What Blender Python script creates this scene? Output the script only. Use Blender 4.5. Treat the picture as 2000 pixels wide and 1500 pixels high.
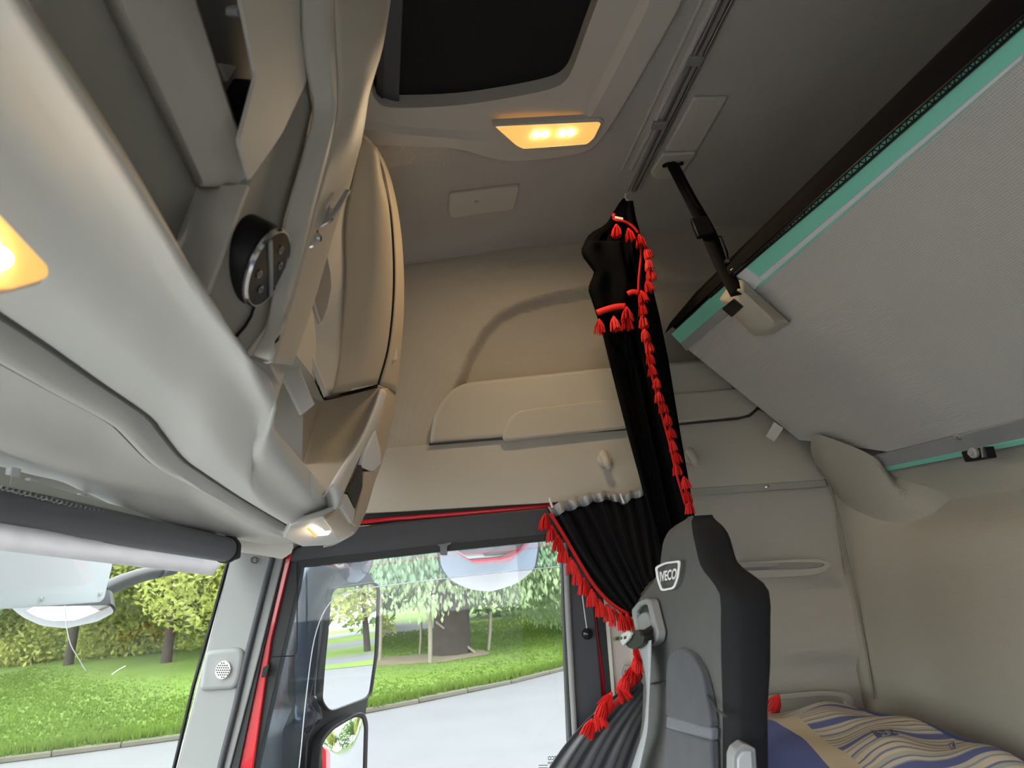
import bpy, bmesh, math, random
from mathutils import Vector as V, Matrix
random.seed(7)
for o in list(bpy.data.objects): bpy.data.objects.remove(o)
S = bpy.context.scene
C = S.collection

# ------------------------------------------------------------------ camera
# vehicle axes: +x to the rear of the cab, +y to the passenger side, +z up; the phone is at the origin
F = 1211.0
up = V((-280, -4150, F)).normalized()
yy = V((-100, 360, F)); yy = (yy - up * yy.dot(up)).normalized()
xx = yy.cross(up)
RM = Matrix((xx, yy, up))
cam_d = bpy.data.cameras.new('camera'); cam = bpy.data.objects.new('camera', cam_d); C.objects.link(cam)
right, down, fwd = RM @ V((1, 0, 0)), RM @ V((0, 1, 0)), RM @ V((0, 0, 1))
cam.matrix_world = Matrix((right, -down, -fwd)).transposed().to_4x4()
cam_d.sensor_fit = 'HORIZONTAL'; cam_d.sensor_width = 36.0; cam_d.lens = F / 2000 * 36
cam_d.clip_start = 0.02; cam_d.clip_end = 400
cam_d.dof.use_dof = True; cam_d.dof.focus_distance = 1.7; cam_d.dof.aperture_fstop = 7.5
S.camera = cam

# ------------------------------------------------------------------ sky and exposure
w = bpy.data.worlds.new('overcast_sky'); S.world = w; w.use_nodes = True
bg = w.node_tree.nodes['Background']
bg.inputs['Color'].default_value = (0.95, 0.98, 1.0, 1); bg.inputs['Strength'].default_value = 3.0
sun_d = bpy.data.lights.new('hazy_sun', 'SUN'); sun_d.energy = .6; sun_d.angle = math.radians(30); sun_d.color = (1, .96, .9)
sun = bpy.data.objects.new('hazy_sun', sun_d); C.objects.link(sun); sun.rotation_euler = (math.radians(35), math.radians(-30), 0)
S.view_settings.view_transform = 'Standard'; S.view_settings.look = 'None'
S.view_settings.gamma = 1.0; S.view_settings.use_curve_mapping = False
S.view_settings.exposure = 1.4

# ------------------------------------------------------------------ helpers: points of the photo on planes of the cab
def ray(px, py): return RM @ V(((px - 1000) / F, (py - 750) / F, 1.0))
def oX(px, py, v): d = ray(px, py); return d * (v / d.x)
def oY(px, py, v): d = ray(px, py); return d * (v / d.y)
def oZ(px, py, v): d = ray(px, py); return d * (v / d.z)
def oP(px, py, n, p0): d = ray(px, py); return d * (n.dot(p0) / n.dot(d))
def X(v): return lambda a, b: oX(a, b, v)
def Y(v): return lambda a, b: oY(a, b, v)
def Z(v): return lambda a, b: oZ(a, b, v)
def PL(n, p0): return lambda a, b: oP(a, b, n, p0)
def toYs(pts): return [oY(*p) for p in pts]
def toXs(pts): return [oX(*p) for p in pts]

def rounded(poly, r, n=4):
    out = []
    m = len(poly)
    for i in range(m):
        a, b, c = V(poly[i - 1]), V(poly[i]), V(poly[(i + 1) % m])
        ra = min(r, (a - b).length * .45); rc = min(r, (c - b).length * .45)
        p, q = b + (a - b).normalized() * ra, b + (c - b).normalized() * rc
        for k in range(n + 1):
            t = k / n
            out.append(tuple(p * (1 - t) ** 2 + b * 2 * t * (1 - t) + q * t * t))
    return out
def spline(pts, N):
    pts = [V(p) for p in pts]
    P = [pts[0] * 2 - pts[1]] + pts + [pts[-1] * 2 - pts[-2]]
    L = [0.0]
    for a, b in zip(pts, pts[1:]): L.append(L[-1] + (b - a).length)
    out = []
    for k in range(N):
        s = L[-1] * k / (N - 1); i = 0
        while i < len(L) - 2 and s > L[i + 1]: i += 1
        t = (s - L[i]) / max(L[i + 1] - L[i], 1e-9)
        p0, p1, p2, p3 = P[i:i + 4]
        out.append(.5 * ((2 * p1) + (p2 - p0) * t + (2 * p0 - 5 * p1 + 4 * p2 - p3) * t * t + (3 * p1 - p0 - 3 * p2 + p3) * t ** 3))
    return out
def lin(pts, N):
    pts = [V(p) for p in pts]; L = [0.0]
    for a, b in zip(pts, pts[1:]): L.append(L[-1] + (b - a).length)
    out = []
    for k in range(N):
        s = L[-1] * k / (N - 1); i = 0
        while i < len(L) - 2 and s > L[i + 1]: i += 1
        t = (s - L[i]) / max(L[i + 1] - L[i], 1e-9)
        out.append(pts[i].lerp(pts[i + 1], t))
    return out
def interp(tab, t):
    if t <= tab[0][0]: return tab[0][1]
    for (a, b), (c, d) in zip(tab, tab[1:]):
        if t <= c: return b + (d - b) * (t - a) / (c - a)
    return tab[-1][1]
def sst(a, b, t):
    t = max(0, min(1, (t - a) / (b - a))); return t * t * (3 - 2 * t)

# ------------------------------------------------------------------ helpers: objects
def worldloc(o):
    p = V((0, 0, 0))
    while o: p += o.location; o = o.parent
    return p
def obj(name, verts, faces, mat, parent=None, smooth=True, auto=40):
    me = bpy.data.meshes.new(name)
    me.from_pydata([tuple(v) for v in verts], [], faces); me.validate(); me.update()
    bm = bmesh.new(); bm.from_mesh(me); bmesh.ops.recalc_face_normals(bm, faces=bm.faces); bm.to_mesh(me); bm.free()
    o = bpy.data.objects.new(name, me); C.objects.link(o)
    if mat: me.materials.append(mat)
    if smooth:
        for p in me.polygons: p.use_smooth = True
        try: me.set_sharp_from_angle(angle=math.radians(auto))
        except Exception: pass
    if parent:
        o.parent = parent; o.location = -worldloc(parent)
    return o
def thing(name, loc, label, cat, group=None):
    o = bpy.data.objects.new(name, None); C.objects.link(o); o.location = V(loc); o.empty_display_size = .05
    o['label'] = label; o['category'] = cat
    if group: o['group'] = group
    return o
def tag(o, label, cat, group=None):
    o['label'] = label; o['category'] = cat
    if group: o['group'] = group
    me = o.data                                       # origin to the base of the thing
    co = [v.co for v in me.vertices]
    b = V(((min(c.x for c in co) + max(c.x for c in co)) / 2, (min(c.y for c in co) + max(c.y for c in co)) / 2, min(c.z for c in co)))
    me.transform(Matrix.Translation(-b)); o.location = b
    return o
def struct(o): o['kind'] = 'structure'; return o
def stuff(o): o['kind'] = 'stuff'; return o
def bevel(o, w, seg=2, ang=35):
    m = o.modifiers.new('bevel', 'BEVEL'); m.width = w; m.segments = seg; m.limit_method = 'ANGLE'; m.angle_limit = math.radians(ang)
    return o
def solid(o, t, off=1):
    m = o.modifiers.new('solid', 'SOLIDIFY'); m.thickness = t; m.offset = off
    return o
def poly(name, pts, ext, mat, parent=None, bev=0, seg=2):
    """closed outline extruded along ext"""
    n = len(pts); e = V(ext)
    vs = [V(p) for p in pts] + [V(p) + e for p in pts]
    fs = [list(range(n)), list(range(2 * n - 1, n - 1, -1))] + [[i, (i + 1) % n, n + (i + 1) % n, n + i] for i in range(n)]
    o = obj(name, vs, fs, mat, parent)
    if bev: bevel(o, bev, seg)
    return o
def pane(name, pix, plane, ext, mat, parent=None, r=0, bev=0, seg=2):
    if r: pix = rounded(pix, r)
    return poly(name, [plane(*p) for p in pix], ext, mat, parent, bev, seg)
def ring(name, outer, inner, ext, mat, parent=None, bev=0):
    n = len(outer); e = V(ext)
    vs = list(outer) + list(inner) + [V(p) + e for p in outer] + [V(p) + e for p in inner]
    fs = []
    for i in range(n):
        j = (i + 1) % n
        fs += [[i, j, n + j, n + i], [2 * n + i, 3 * n + i, 3 * n + j, 2 * n + j], [i, 2 * n + i, 2 * n + j, j], [n + i, n + j, 3 * n + j, 3 * n + i]]
    o = obj(name, vs, fs, mat, parent)
    if bev: bevel(o, bev)
    return o
def grid(rows, close=False):
    m, n = len(rows), len(rows[0])
    vs = [p for r in rows for p in r]; fs = []
    for i in range(m - 1):
        for j in range(n - (0 if close else 1)):
            k = (j + 1) % n
            fs.append([i * n + j, i * n + k, (i + 1) * n + k, (i + 1) * n + j])
    return vs, fs
def cat(pts, N):
    pts = [V(p) for p in pts]; P = [pts[0] * 2 - pts[1]] + pts + [pts[-1] * 2 - pts[-2]]; out = []
    for k in range(N):
        u = (len(pts) - 1) * k / (N - 1); i = min(int(u), len(pts) - 2); t = u - i
        p0, p1, p2, p3 = P[i:i + 4]
        out.append(.5 * ((2 * p1) + (p2 - p0) * t + (2 * p0 - 5 * p1 + 4 * p2 - p3) * t * t + (3 * p1 - p0 - 3 * p2 + p3) * t ** 3))
    return out
def loft(name, lines, mat, parent=None, N=40, M=6, thick=.004, smooth=True, curve=True, auto=60, idx=False):
    ls = [cat(l, N) for l in lines] if idx else [spline(l, N) if curve else lin(l, N) for l in lines]
    rows = []
    for j in range(N):
        pts = [l[j] for l in ls]
        rows.append(spline(pts, (len(pts) - 1) * M + 1) if smooth and len(pts) > 2 else lin(pts, (len(pts) - 1) * M + 1))
    vs, fs = grid(rows)
    o = obj(name, vs, fs, mat, parent, auto=auto)
    if thick: solid(o, thick, 0)
    return o
def tube(name, pts, r, mat, parent=None, seg=8, cap=True, flat=None):
    pts = [V(p) for p in pts]; rows = []
    nrm = None
    for i, p in enumerate(pts):
        t = (pts[min(i + 1, len(pts) - 1)] - pts[max(i - 1, 0)]).normalized()
        if nrm is None: nrm = t.orthogonal().normalized() if flat is None else (V(flat) - t * t.dot(V(flat))).normalized()
        nrm = (nrm - t * nrm.dot(t)).normalized(); b = t.cross(nrm)
        rr = r(i / (len(pts) - 1)) if callable(r) else r
        ra, rb = rr if isinstance(rr, tuple) else (rr, rr)
        rows.append([p + nrm * (math.cos(2 * math.pi * k / seg) * ra) + b * (math.sin(2 * math.pi * k / seg) * rb) for k in range(seg)])
    vs, fs = grid(rows, True)
    if cap:
        fs.append(list(range(seg))[::-1]); n = len(vs); fs.append(list(range(n - seg, n)))
    return obj(name, vs, fs, mat, parent, auto=50)
def lathe(name, prof, c, axis, mat, parent=None, seg=32, up_=None):
    """prof: list of (radius, height along axis)"""
    a = V(axis).normalized(); u = a.orthogonal().normalized(); v = a.cross(u); rows = []
    for r, h in prof:
        rows.append([V(c) + a * h + (u * math.cos(2 * math.pi * k / seg) + v * math.sin(2 * math.pi * k / seg)) * max(r, 1e-5) for k in range(seg)])
    vs, fs = grid(rows, True)
    fs.append(list(range(seg))[::-1]); n = len(vs); fs.append(list(range(n - seg, n)))
    return obj(name, vs, fs, mat, parent, auto=35)
def box(name, lo, hi, mat, parent=None, bev=0):
    x0, y0, z0 = lo; x1, y1, z1 = hi
    o = poly(name, [(x0, y0, z0), (x1, y0, z0), (x1, y1, z0), (x0, y1, z0)], (0, 0, z1 - z0), mat, parent, bev)
    return o
def bar(name, a, b, wid, thk, side, mat, parent=None, bev=0):
    a, b = V(a), V(b); t = (b - a).normalized(); s = V(side); s = (s - t * s.dot(t)).normalized(); n = t.cross(s)
    pts = [a + s * wid / 2 + n * thk / 2, a - s * wid / 2 + n * thk / 2, a - s * wid / 2 - n * thk / 2, a + s * wid / 2 - n * thk / 2]
    return poly(name, pts, b - a, mat, parent, bev)
def dup(o, parent, name=None):
    c = o.copy(); C.objects.link(c); c.parent = parent
    return c
def text_mesh(txt, name, corner, mat, parent, mirror=False, lift=V((0, 0, 0))):
    """flat lettering mapped into the quad corner = (TL, TR, BR, BL) of points"""
    cu = bpy.data.curves.new('t', 'FONT'); cu.body = txt; cu.fill_mode = 'BOTH'; cu.offset = .03
    to = bpy.data.objects.new('t', cu); C.objects.link(to)
    bpy.context.view_layer.update()
    me = bpy.data.meshes.new_from_object(to); bpy.data.objects.remove(to)
    xs = [v.co.x for v in me.vertices]; ys = [v.co.y for v in me.vertices]
    x0, x1, y0, y1 = min(xs), max(xs), min(ys), max(ys)
    TL, TR, BR, BL = corner
    for v in me.vertices:
        u, t = (v.co.x - x0) / (x1 - x0), (v.co.y - y0) / (y1 - y0)
        if mirror: u = 1 - u
        v.co = (BL.lerp(BR, u)).lerp(TL.lerp(TR, u), t) + lift
    me.materials.clear(); me.materials.append(mat); me.name = name
    o = bpy.data.objects.new(name, me); C.objects.link(o)
    if parent: o.parent = parent; o.location = -worldloc(parent)
    return o

# ------------------------------------------------------------------ materials
def mat(name, col, rough=.6, metal=0, bump=0, bscale=300, var=0, vscale=6, spec=.4, weave=0, wscale=150, wdir='XYZ', sheen=0, trans=0, coat=0):
    m = bpy.data.materials.new(name); m.use_nodes = True; nt = m.node_tree; N = nt.nodes; L = nt.links
    b = N['Principled BSDF']
    b.inputs['Base Color'].default_value = (*col, 1); b.inputs['Roughness'].default_value = rough; b.inputs['Metallic'].default_value = metal
    b.inputs['Specular IOR Level'].default_value = spec
    if sheen: b.inputs['Sheen Weight'].default_value = sheen
    if coat: b.inputs['Coat Weight'].default_value = coat
    tc = N.new('ShaderNodeTexCoord')
    if var:
        n = N.new('ShaderNodeTexNoise'); n.inputs['Scale'].default_value = vscale; n.inputs['Detail'].default_value = 4
        L.new(tc.outputs['Object'], n.inputs['Vector'])
        mx = N.new('ShaderNodeMix'); mx.data_type = 'RGBA'
        mx.inputs['A'].default_value = (*[c * (1 - var) for c in col], 1); mx.inputs['B'].default_value = (*[min(1, c * (1 + var)) for c in col], 1)
        L.new(n.outputs['Fac'], mx.inputs['Factor']); L.new(mx.outputs['Result'], b.inputs['Base Color'])
    if bump or weave:
        bp = N.new('ShaderNodeBump'); bp.inputs['Strength'].default_value = bump or weave; bp.inputs['Distance'].default_value = .001
        if weave:
            a = []
            for d in wdir:
                wv = N.new('ShaderNodeTexWave'); wv.bands_direction = d; wv.inputs['Scale'].default_value = wscale
                wv.inputs['Distortion'].default_value = .6; wv.inputs['Detail'].default_value = 1
                L.new(tc.outputs['Object'], wv.inputs['Vector']); a.append(wv.outputs['Fac'])
            m2 = N.new('ShaderNodeMath'); m2.operation = 'ADD'; L.new(a[0], m2.inputs[0]); L.new(a[-1], m2.inputs[1])
            L.new(m2.outputs[0], bp.inputs['Height'])
            mr = N.new('ShaderNodeMapRange'); mr.inputs['From Max'].default_value = 2; mr.inputs['To Min'].default_value = .78; mr.inputs['To Max'].default_value = 1.12
            L.new(m2.outputs[0], mr.inputs['Value'])
            mm = N.new('ShaderNodeMix'); mm.data_type = 'RGBA'; mm.blend_type = 'MULTIPLY'; mm.inputs['Factor'].default_value = 1
            src = b.inputs['Base Color'].links[0].from_socket if b.inputs['Base Color'].links else None
            if src: L.new(src, mm.inputs['A'])
            else: mm.inputs['A'].default_value = (*col, 1)
            L.new(mr.outputs['Result'], mm.inputs['B']); L.new(mm.outputs['Result'], b.inputs['Base Color'])
        else:
            n2 = N.new('ShaderNodeTexNoise'); n2.inputs['Scale'].default_value = bscale; n2.inputs['Detail'].default_value = 3
            L.new(tc.outputs['Object'], n2.inputs['Vector']); L.new(n2.outputs['Fac'], bp.inputs['Height'])
        L.new(bp.outputs['Normal'], b.inputs['Normal'])
    if trans:
        t = N.new('ShaderNodeBsdfTranslucent'); mx2 = N.new('ShaderNodeMixShader'); mx2.inputs[0].default_value = trans
        if b.inputs['Base Color'].links: L.new(b.inputs['Base Color'].links[0].from_socket, t.inputs['Color'])
        else: t.inputs['Color'].default_value = (*col, 1)
        out = N['Material Output']; L.new(b.outputs[0], mx2.inputs[1]); L.new(t.outputs[0], mx2.inputs[2]); L.new(mx2.outputs[0], out.inputs['Surface'])
    return m
def emit(name, col, strength, base=(.8, .6, .3)):
    m = mat(name, base, .4); b = m.node_tree.nodes['Principled BSDF']
    b.inputs['Emission Color'].default_value = (*col, 1); b.inputs['Emission Strength'].default_value = strength
    return m
def glass(name, tint, refl=1.0, dirt=0.0):
    m = bpy.data.materials.new(name); m.use_nodes = True; nt = m.node_tree; N = nt.nodes; L = nt.links; N.remove(N['Principled BSDF'])
    t = N.new('ShaderNodeBsdfTransparent'); t.inputs['Color'].default_value = (*tint, 1)
    g = N.new('ShaderNodeBsdfGlossy'); g.inputs['Roughness'].default_value = .02
    fr = N.new('ShaderNodeFresnel'); fr.inputs['IOR'].default_value = 1.45
    k = N.new('ShaderNodeMath'); k.operation = 'MULTIPLY'; k.inputs[1].default_value = refl; L.new(fr.outputs[0], k.inputs[0])
    mx = N.new('ShaderNodeMixShader'); L.new(k.outputs[0], mx.inputs[0]); L.new(t.outputs[0], mx.inputs[1]); L.new(g.outputs[0], mx.inputs[2])
    last = mx
    if dirt:
        d = N.new('ShaderNodeBsdfDiffuse'); d.inputs['Color'].default_value = (.85, .87, .9, 1)
        m3 = N.new('ShaderNodeMixShader'); m3.inputs[0].default_value = dirt; L.new(mx.outputs[0], m3.inputs[1]); L.new(d.outputs[0], m3.inputs[2]); last = m3
    L.new(last.outputs[0], N['Material Output'].inputs['Surface'])
    return m
PLAS = mat('console_plastic', (.55, .52, .475), .55, bump=.25, bscale=900, var=.03)
PLASL = mat('light_plastic', (.62, .61, .59), .5, bump=.2, bscale=900)
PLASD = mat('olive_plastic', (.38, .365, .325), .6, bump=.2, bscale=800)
LOCK = mat('locker_plastic', (.56, .465, .345), .5, bump=.25, bscale=1000)
WALLP = mat('wall_plastic', (.50, .465, .40), .55, bump=.3, bscale=800, var=.03)
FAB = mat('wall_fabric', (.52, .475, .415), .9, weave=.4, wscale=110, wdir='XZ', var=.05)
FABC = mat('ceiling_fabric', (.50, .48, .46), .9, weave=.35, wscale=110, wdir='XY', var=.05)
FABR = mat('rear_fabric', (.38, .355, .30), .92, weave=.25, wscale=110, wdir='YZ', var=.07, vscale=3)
FABB = mat('bunk_fabric', (.60, .58, .54), .9, weave=.6, wscale=105, wdir='XY', var=.03)
BLACK = mat('black_plastic', (.008, .008, .009), .45, bump=.1, spec=.25)
BLACKG = mat('black_gloss', (.012, .012, .014), .2)
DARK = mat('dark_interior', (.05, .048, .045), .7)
FRAME = mat('door_frame_plastic', (.045, .047, .055), .5, bump=.2, bscale=900)
RUBBER = mat('rubber_seal', (.02, .021, .023), .6)
GREYT = mat('pillar_trim', (.23, .235, .235), .5, bump=.25, bscale=900)
RED = mat('red_body_paint', (.50, .006, .018), .25, coat=.6)
CHROME = mat('chrome', (.8, .8, .82), .15, metal=1)
STEEL = mat('steel_strip', (.42, .43, .44), .45, metal=.35, var=.06, vscale=40)
ALU = mat('aluminium_rail', (.55, .56, .58), .3, metal=.9)
CURT = mat('curtain_velour', (.005, .005, .007), .9, sheen=.02, spec=.2, bump=.3, bscale=500)
CURTD = mat('curtain_cloth', (.0035, .0035, .0042), .98, spec=.05, bump=.3, bscale=500)
TASS = mat('red_tassel', (.62, .012, .010), .7, bump=.3, bscale=600)
TAPE = mat('silver_tape', (.45, .46, .48), .45, weave=.5, wscale=150, wdir='XZ')
SEATF = mat('seat_cloth', (.085, .085, .083), .9, bump=.7, bscale=700, var=.10, vscale=40)
SEATD = mat('seat_side_cloth', (.013, .013, .0145), .9, bump=.6, bscale=700, spec=.2)
SEATV = mat('seat_velour', (.055, .058, .07), .95, sheen=.12, var=.25, vscale=25, bump=.2)
SEATVL = mat('seat_velour_band', (.11, .115, .135), .95, sheen=.12, var=.15, vscale=60, bump=.2)
THREAD = mat('seam_thread', (.03, .03, .03), .8)
GREYP = mat('grey_plastic', (.22, .225, .23), .4)
WEB = mat('belt_webbing', (.30, .31, .33), .5, bump=.3, bscale=900)
MINT = mat('mint_board', (.24, .68, .53), .6, var=.05)
WHITE = mat('white_plastic', (.72, .73, .76), .5)
LOGOW = mat('logo_print', (.75, .76, .78), .6)
STRAP = mat('black_strap', (.009, .008, .008), .8, spec=.15, bump=.4, bscale=600)
MATT = mat('mattress_cover', (.007, .0055, .0055), .9, bump=.3, bscale=400, spec=.15)
BEIGE = mat('beige_box', (.50, .455, .37), .5, bump=.2, bscale=900)
MIRR = mat('mirror_glass', (.93, .95, .96), .0, metal=1)
MIRH = mat('mirror_housing', (.018, .019, .023), .5, bump=.1, spec=.3)
MIRB = mat('mirror_housing_shiny', (.03, .04, .065), .2, coat=.4)
BLIND = mat('blind_vinyl', (.12, .125, .14), .45, bump=.15, bscale=600)
HEM = mat('blind_hem', (.80, .78, .80), .7, trans=.5)
VISOR = mat('visor_acrylic', (.52, .54, .57), .4, trans=.5)
GLASS = glass('window_glass', (.96, .985, .98), .45)
WSG = glass('windscreen_glass', (.96, .99, .97), .06, .012)
TINT = glass('deflector_acrylic', (.70, .82, .95), .3, .015)
LENS = emit('lamp_lens', (1, .50, .12), .34, (.9, .6, .25))
LED = emit('lamp_led', (1, .80, .45), 14)
GRASS = mat('grass_blades', (.095, .155, .020), .9, var=.25, vscale=.4, trans=.35)
LAWN = mat('lawn', (.092, .15, .018), .95, var=.3, vscale=.5)
ROAD = mat('asphalt', (.10, .10, .107), .9, var=.12, vscale=1.2, bump=.2, bscale=30)
KERB = mat('kerb_stone', (.085, .08, .06), .9, var=.25, vscale=3)
SOIL = mat('soil', (.15, .12, .08), .95, var=.3, vscale=1)
LEAFY = mat('leaf_yellow_green', (.33, .36, .09), .7, var=.35, vscale=.7, trans=.4)
LEAFG = mat('leaf_green', (.13, .21, .065), .7, var=.4, vscale=.7, trans=.35)
LEAFW = mat('leaf_willow', (.33, .42, .24), .7, var=.35, vscale=.7, trans=.4)
BARK = mat('bark', (.035, .027, .022), .95, var=.4, vscale=4, bump=1, bscale=12)
WOODG = mat('weathered_wood', (.18, .16, .12), .9, var=.2, vscale=6)
PAPER = mat('care_label', (.7, .69, .66), .7)
INK = mat('etched_print', (.10, .11, .12), .7)
# ================================================================== THE CAB SHELL
W = 1.60                                             # passenger side wall
def zc(x): return .852 + .14 * x - .05 * x * x       # headliner height
def sdf(px_, pz_, P):
    d = 1e9; ins = False; n = len(P)
    for i in range(n):
        (x0, z0), (x1, z1) = P[i], P[(i + 1) % n]
        ex, ez = x1 - x0, z1 - z0; wx, wz = px_ - x0, pz_ - z0
        t = max(0, min(1, (wx * ex + wz * ez) / (ex * ex + ez * ez + 1e-12)))
        d = min(d, math.hypot(wx - ex * t, wz - ez * t))
        if (z0 > pz_) != (z1 > pz_) and px_ < (x1 - x0) * (pz_ - z0) / (z1 - z0) + x0: ins = not ins
    return -d if ins else d
def oC(px, py, off=0.0):                               # point of the photo on the headliner
    v = .87
    for _ in range(8): v = zc(oZ(px, py, v).x) + off
    return oZ(px, py, v)
inn = [(690, 40), (708, 130), (726, 178), (735, 196), (752, 208), (800, 211), (900, 205), (1000, 190), (1075, 174), (1104, 158), (1120, 130), (1145, 62), (1168, 0)]
out = [(560, 180), (620, 240), (680, 266), (760, 271), (840, 274), (905, 279), (950, 295), (990, 306), (1060, 303), (1132, 292), (1168, 272), (1215, 205), (1332, 0)]
def looped(L): return L + [V((p.x, 1.04 - p.y, p.z)) for p in reversed(L)]
I, O = looped(cat([oC(*p) for p in inn], 48)), looped(cat([oC(*p) for p in out], 48))
HOLE = [(q.x, q.y) for q in (a_.lerp(b_, .5) for a_, b_ in zip(O, I))]
rows = []
for i in range(71):
    x = -.75 + i * (1.85 / 70)
    rows.append([V((x, y, zc(x))) for y in [-.72 + k * (W + .74) / 80 for k in range(81)]])
vs, fs = grid(rows)
fs = [f for f in fs if not all(sdf(vs[q].x, vs[q].y, HOLE) < 0 for q in f)]
ceil = struct(obj('ceiling', vs, fs, FABC)); solid(ceil, .004, 0)
# headliner pieces: the seam line along the side wall
tube('seam', [V((x, W - .004, zc(x) - .002)) for x in [-.5 + .05 * k for k in range(31)]], .0028, FABC, ceil)

# --- side wall: one height field of fabric with the dished niche, door opening left free
niche = [oY(*p, W) for p in [(868, 800), (900, 730), (915, 690), (945, 640), (975, 610), (1020, 588), (1080, 572), (1160, 558), (1300, 545), (1500, 545), (1530, 700), (1400, 770), (1200, 800)]]
NP = [(p.x, p.z) for p in niche]
rows = []
for i in range(221):
    x = -.62 + i * (1.68 / 220); r = []
    for k in range(141):
        z = .13 + (zc(x) - .128) * k / 140
        d = sdf(x, z, NP)
        r.append(V((x, W + .050 * sst(.005, -.020, d), z)))
    rows.append(r)
vs, fs = grid(rows)
wall = struct(obj('wall_right', vs, fs, FAB)); solid(wall, .02, 1)
# lower rear part of the side wall (beside the lower bunk)
def zone(x0, x1, z0, z1, fn, nx=30, nz=40):
    rows = []
    for i in range(nx + 1):
        x = x0 + (x1 - x0) * i / nx
        rows.append([fn(x, z0 + (z1 - z0) * k / nz) for k in range(nz + 1)])
    return grid(rows)
def lowwall(x, z):
    top = sst(.10, .16, z - .03 * sst(.75, .95, x))          # padded upper part stands proud
    b = .02 * sst(-.005, -.09, z + .06 * sst(.80, 1.0, x))
    return V((x, W - .012 + .02 * sst(.16, .02, z) - b + .03 * sst(-.24, -.30, z + .05 * (x - .8)), z))
vs, fs = zone(.40, 1.06, -1.25, .165, lowwall, 30, 90)
pad = obj('padded_panel', vs, fs, FAB, wall); solid(pad, .02, 1)
# the rail under the belt panel with its screw
bar('edge_rail', oY(1345, 962, W - .02), oY(1612, 944, W - .02), .020, .012, (0, 0, 1), PLASD, wall, .003)
sc = oY(1497, 951, W - .03)
lathe('screw', [(.006, 0), (.006, .004), (.003, .006)], sc, (0, -1, 0), CHROME, wall, 12)

# --- rear wall with its padded bulge
def rearwall(y, z):
    x = .995 + .02 * math.sin(3 * y) * sst(.1, -.3, z)
    bul = math.exp(-((y - 1.5) / .16) ** 2) * sst(.02, .18, z) * sst(.40, .25, z)
    x += .045 * sst(1.46, 1.34, y) * sst(.0, .10, z)
    x += .035 * math.exp(-((z - .06) / .05) ** 2) * sst(1.62, 1.35, y) * .9
    x -= .03 * math.exp(-((y - 1.05) / .25) ** 2) * sst(.0, -.3, z)
    return V((x, y, z))
rows = [[rearwall(-.72 + (W + .74) * i / 90, -1.25 + 2.25 * k / 90) for k in range(91)] for i in range(91)]
vs, fs = grid(rows)
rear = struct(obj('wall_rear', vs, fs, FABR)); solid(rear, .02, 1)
# stitched seam down the corner
cs = [oY(*p, W - .045) for p in [(1585, 856), (1592, 885), (1600, 918), (1618, 940), (1628, 972), (1640, 1020), (1652, 1080), (1668, 1150), (1684, 1230), (1700, 1320), (1706, 1365)]]
tube('corner_seam', spline(cs, 40), .0030, mat('seam_piping', (.24, .22, .185), .9), rear)
def onrear(px, py):
    x = 1.0
    for _ in range(10): q = oX(px, py, x); x = rearwall(q.y, q.z).x
    return oX(px, py, x + .001)
BNv = V((.947, 0, 1.0))
bt = [oP(*p, BNv, V((.6, 0, .55)) - BNv * k) for p, k in [((1584, 853), .012), ((1600, 849), .012), ((1650, 866), .012), ((1688, 882), .010), ((1716, 899), .007), ((1748, 930), .002)]] + [onrear(1860, 965) + V((.004, 0, 0))]
bb = [onrear(*p) + V((.004, 0, 0)) for p in [(1610, 945), (1645, 985), (1690, 1012), (1735, 1024), (1780, 1022), (1825, 1005), (1866, 968)]]
bm_ = [p.lerp(q, .42) + V((-.014 * (1 - k / 6.5), 0, .004)) for k, (p, q) in enumerate(zip(bt, bb))]
loft('padded_bulge', [bt, bm_, bb], FABR, rear, 40, 10, 0, idx=True, auto=180)

# --- floor, driver side, front
struct(box('floor', (-1.15, -.72, -1.30), (1.1, W + .05, -1.25), mat('cab_floor', (.22, .21, .20), .8)))
wl = struct(box('wall_left', (.35, -.76, -1.25), (1.06, -.70, .95), FAB))
box('upper_panel', (-.75, -.76, .15), (.35, -.70, .95), FAB, wl)
box('door_card', (-1.0, -.76, -1.25), (.35, -.70, -.55), PLASD, wl)
fr = struct(box('wall_front', (-1.15, -.72, -1.25), (-.80, W + .05, -.62), mat('dashboard', (.34, .32, .29), .6)))

# --- roof hatch: moulded surround, blind, pull bar
HZ = .868
hatch = thing('roof_hatch', (.05, .5, HZ), 'dark roof hatch with drawn black blind in a grey moulded surround', 'roof hatch')
n = len(I)
lay = [[p + V((0, 0, .012)) for p in O], [p + V((0, 0, -.010)) for p in O], [a.lerp(b, .08) + V((0, 0, -.022)) for a, b in zip(O, I)],
       [a.lerp(b, .45) + V((0, 0, -.022)) for a, b in zip(O, I)], [a.lerp(b, .55) + V((0, 0, -.010)) for a, b in zip(O, I)],
       [a.lerp(b, .92) + V((0, 0, -.002)) for a, b in zip(O, I)], I, [p + V((0, 0, .02)) for p in I], [p + V((0, 0, .06)) for p in I]]
vs, fs = grid(lay, True)
hs = obj('surround', vs, fs, mat('surround_plastic', (.56, .53, .49), .5, bump=.2, bscale=900), hatch, auto=30)
cen = sum(I, V()) / n
bl = poly('blind', [cen.lerp(p, 1.06) + V((0, 0, .030)) for p in I], (0, 0, .004), mat('blind_black', (.006, .0065, .009), .8, weave=.3, wscale=200), hatch)
def onb(px, py): return oC(px, py, .022)
b0, b1 = onb(760, 200), onb(766, -60)
bar('pull_bar', b0, b1, .036, .010, (1, 0, 0), mat('bar_dark', (.06, .065, .08), .4), hatch, .002)
for q in (738, 745): bar('bar_groove', onb(q, 197), onb(q + 5, -60), .006, .012, (1, 0, 0), mat('bar_edge', (.02, .022, .03), .4), hatch)
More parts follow.
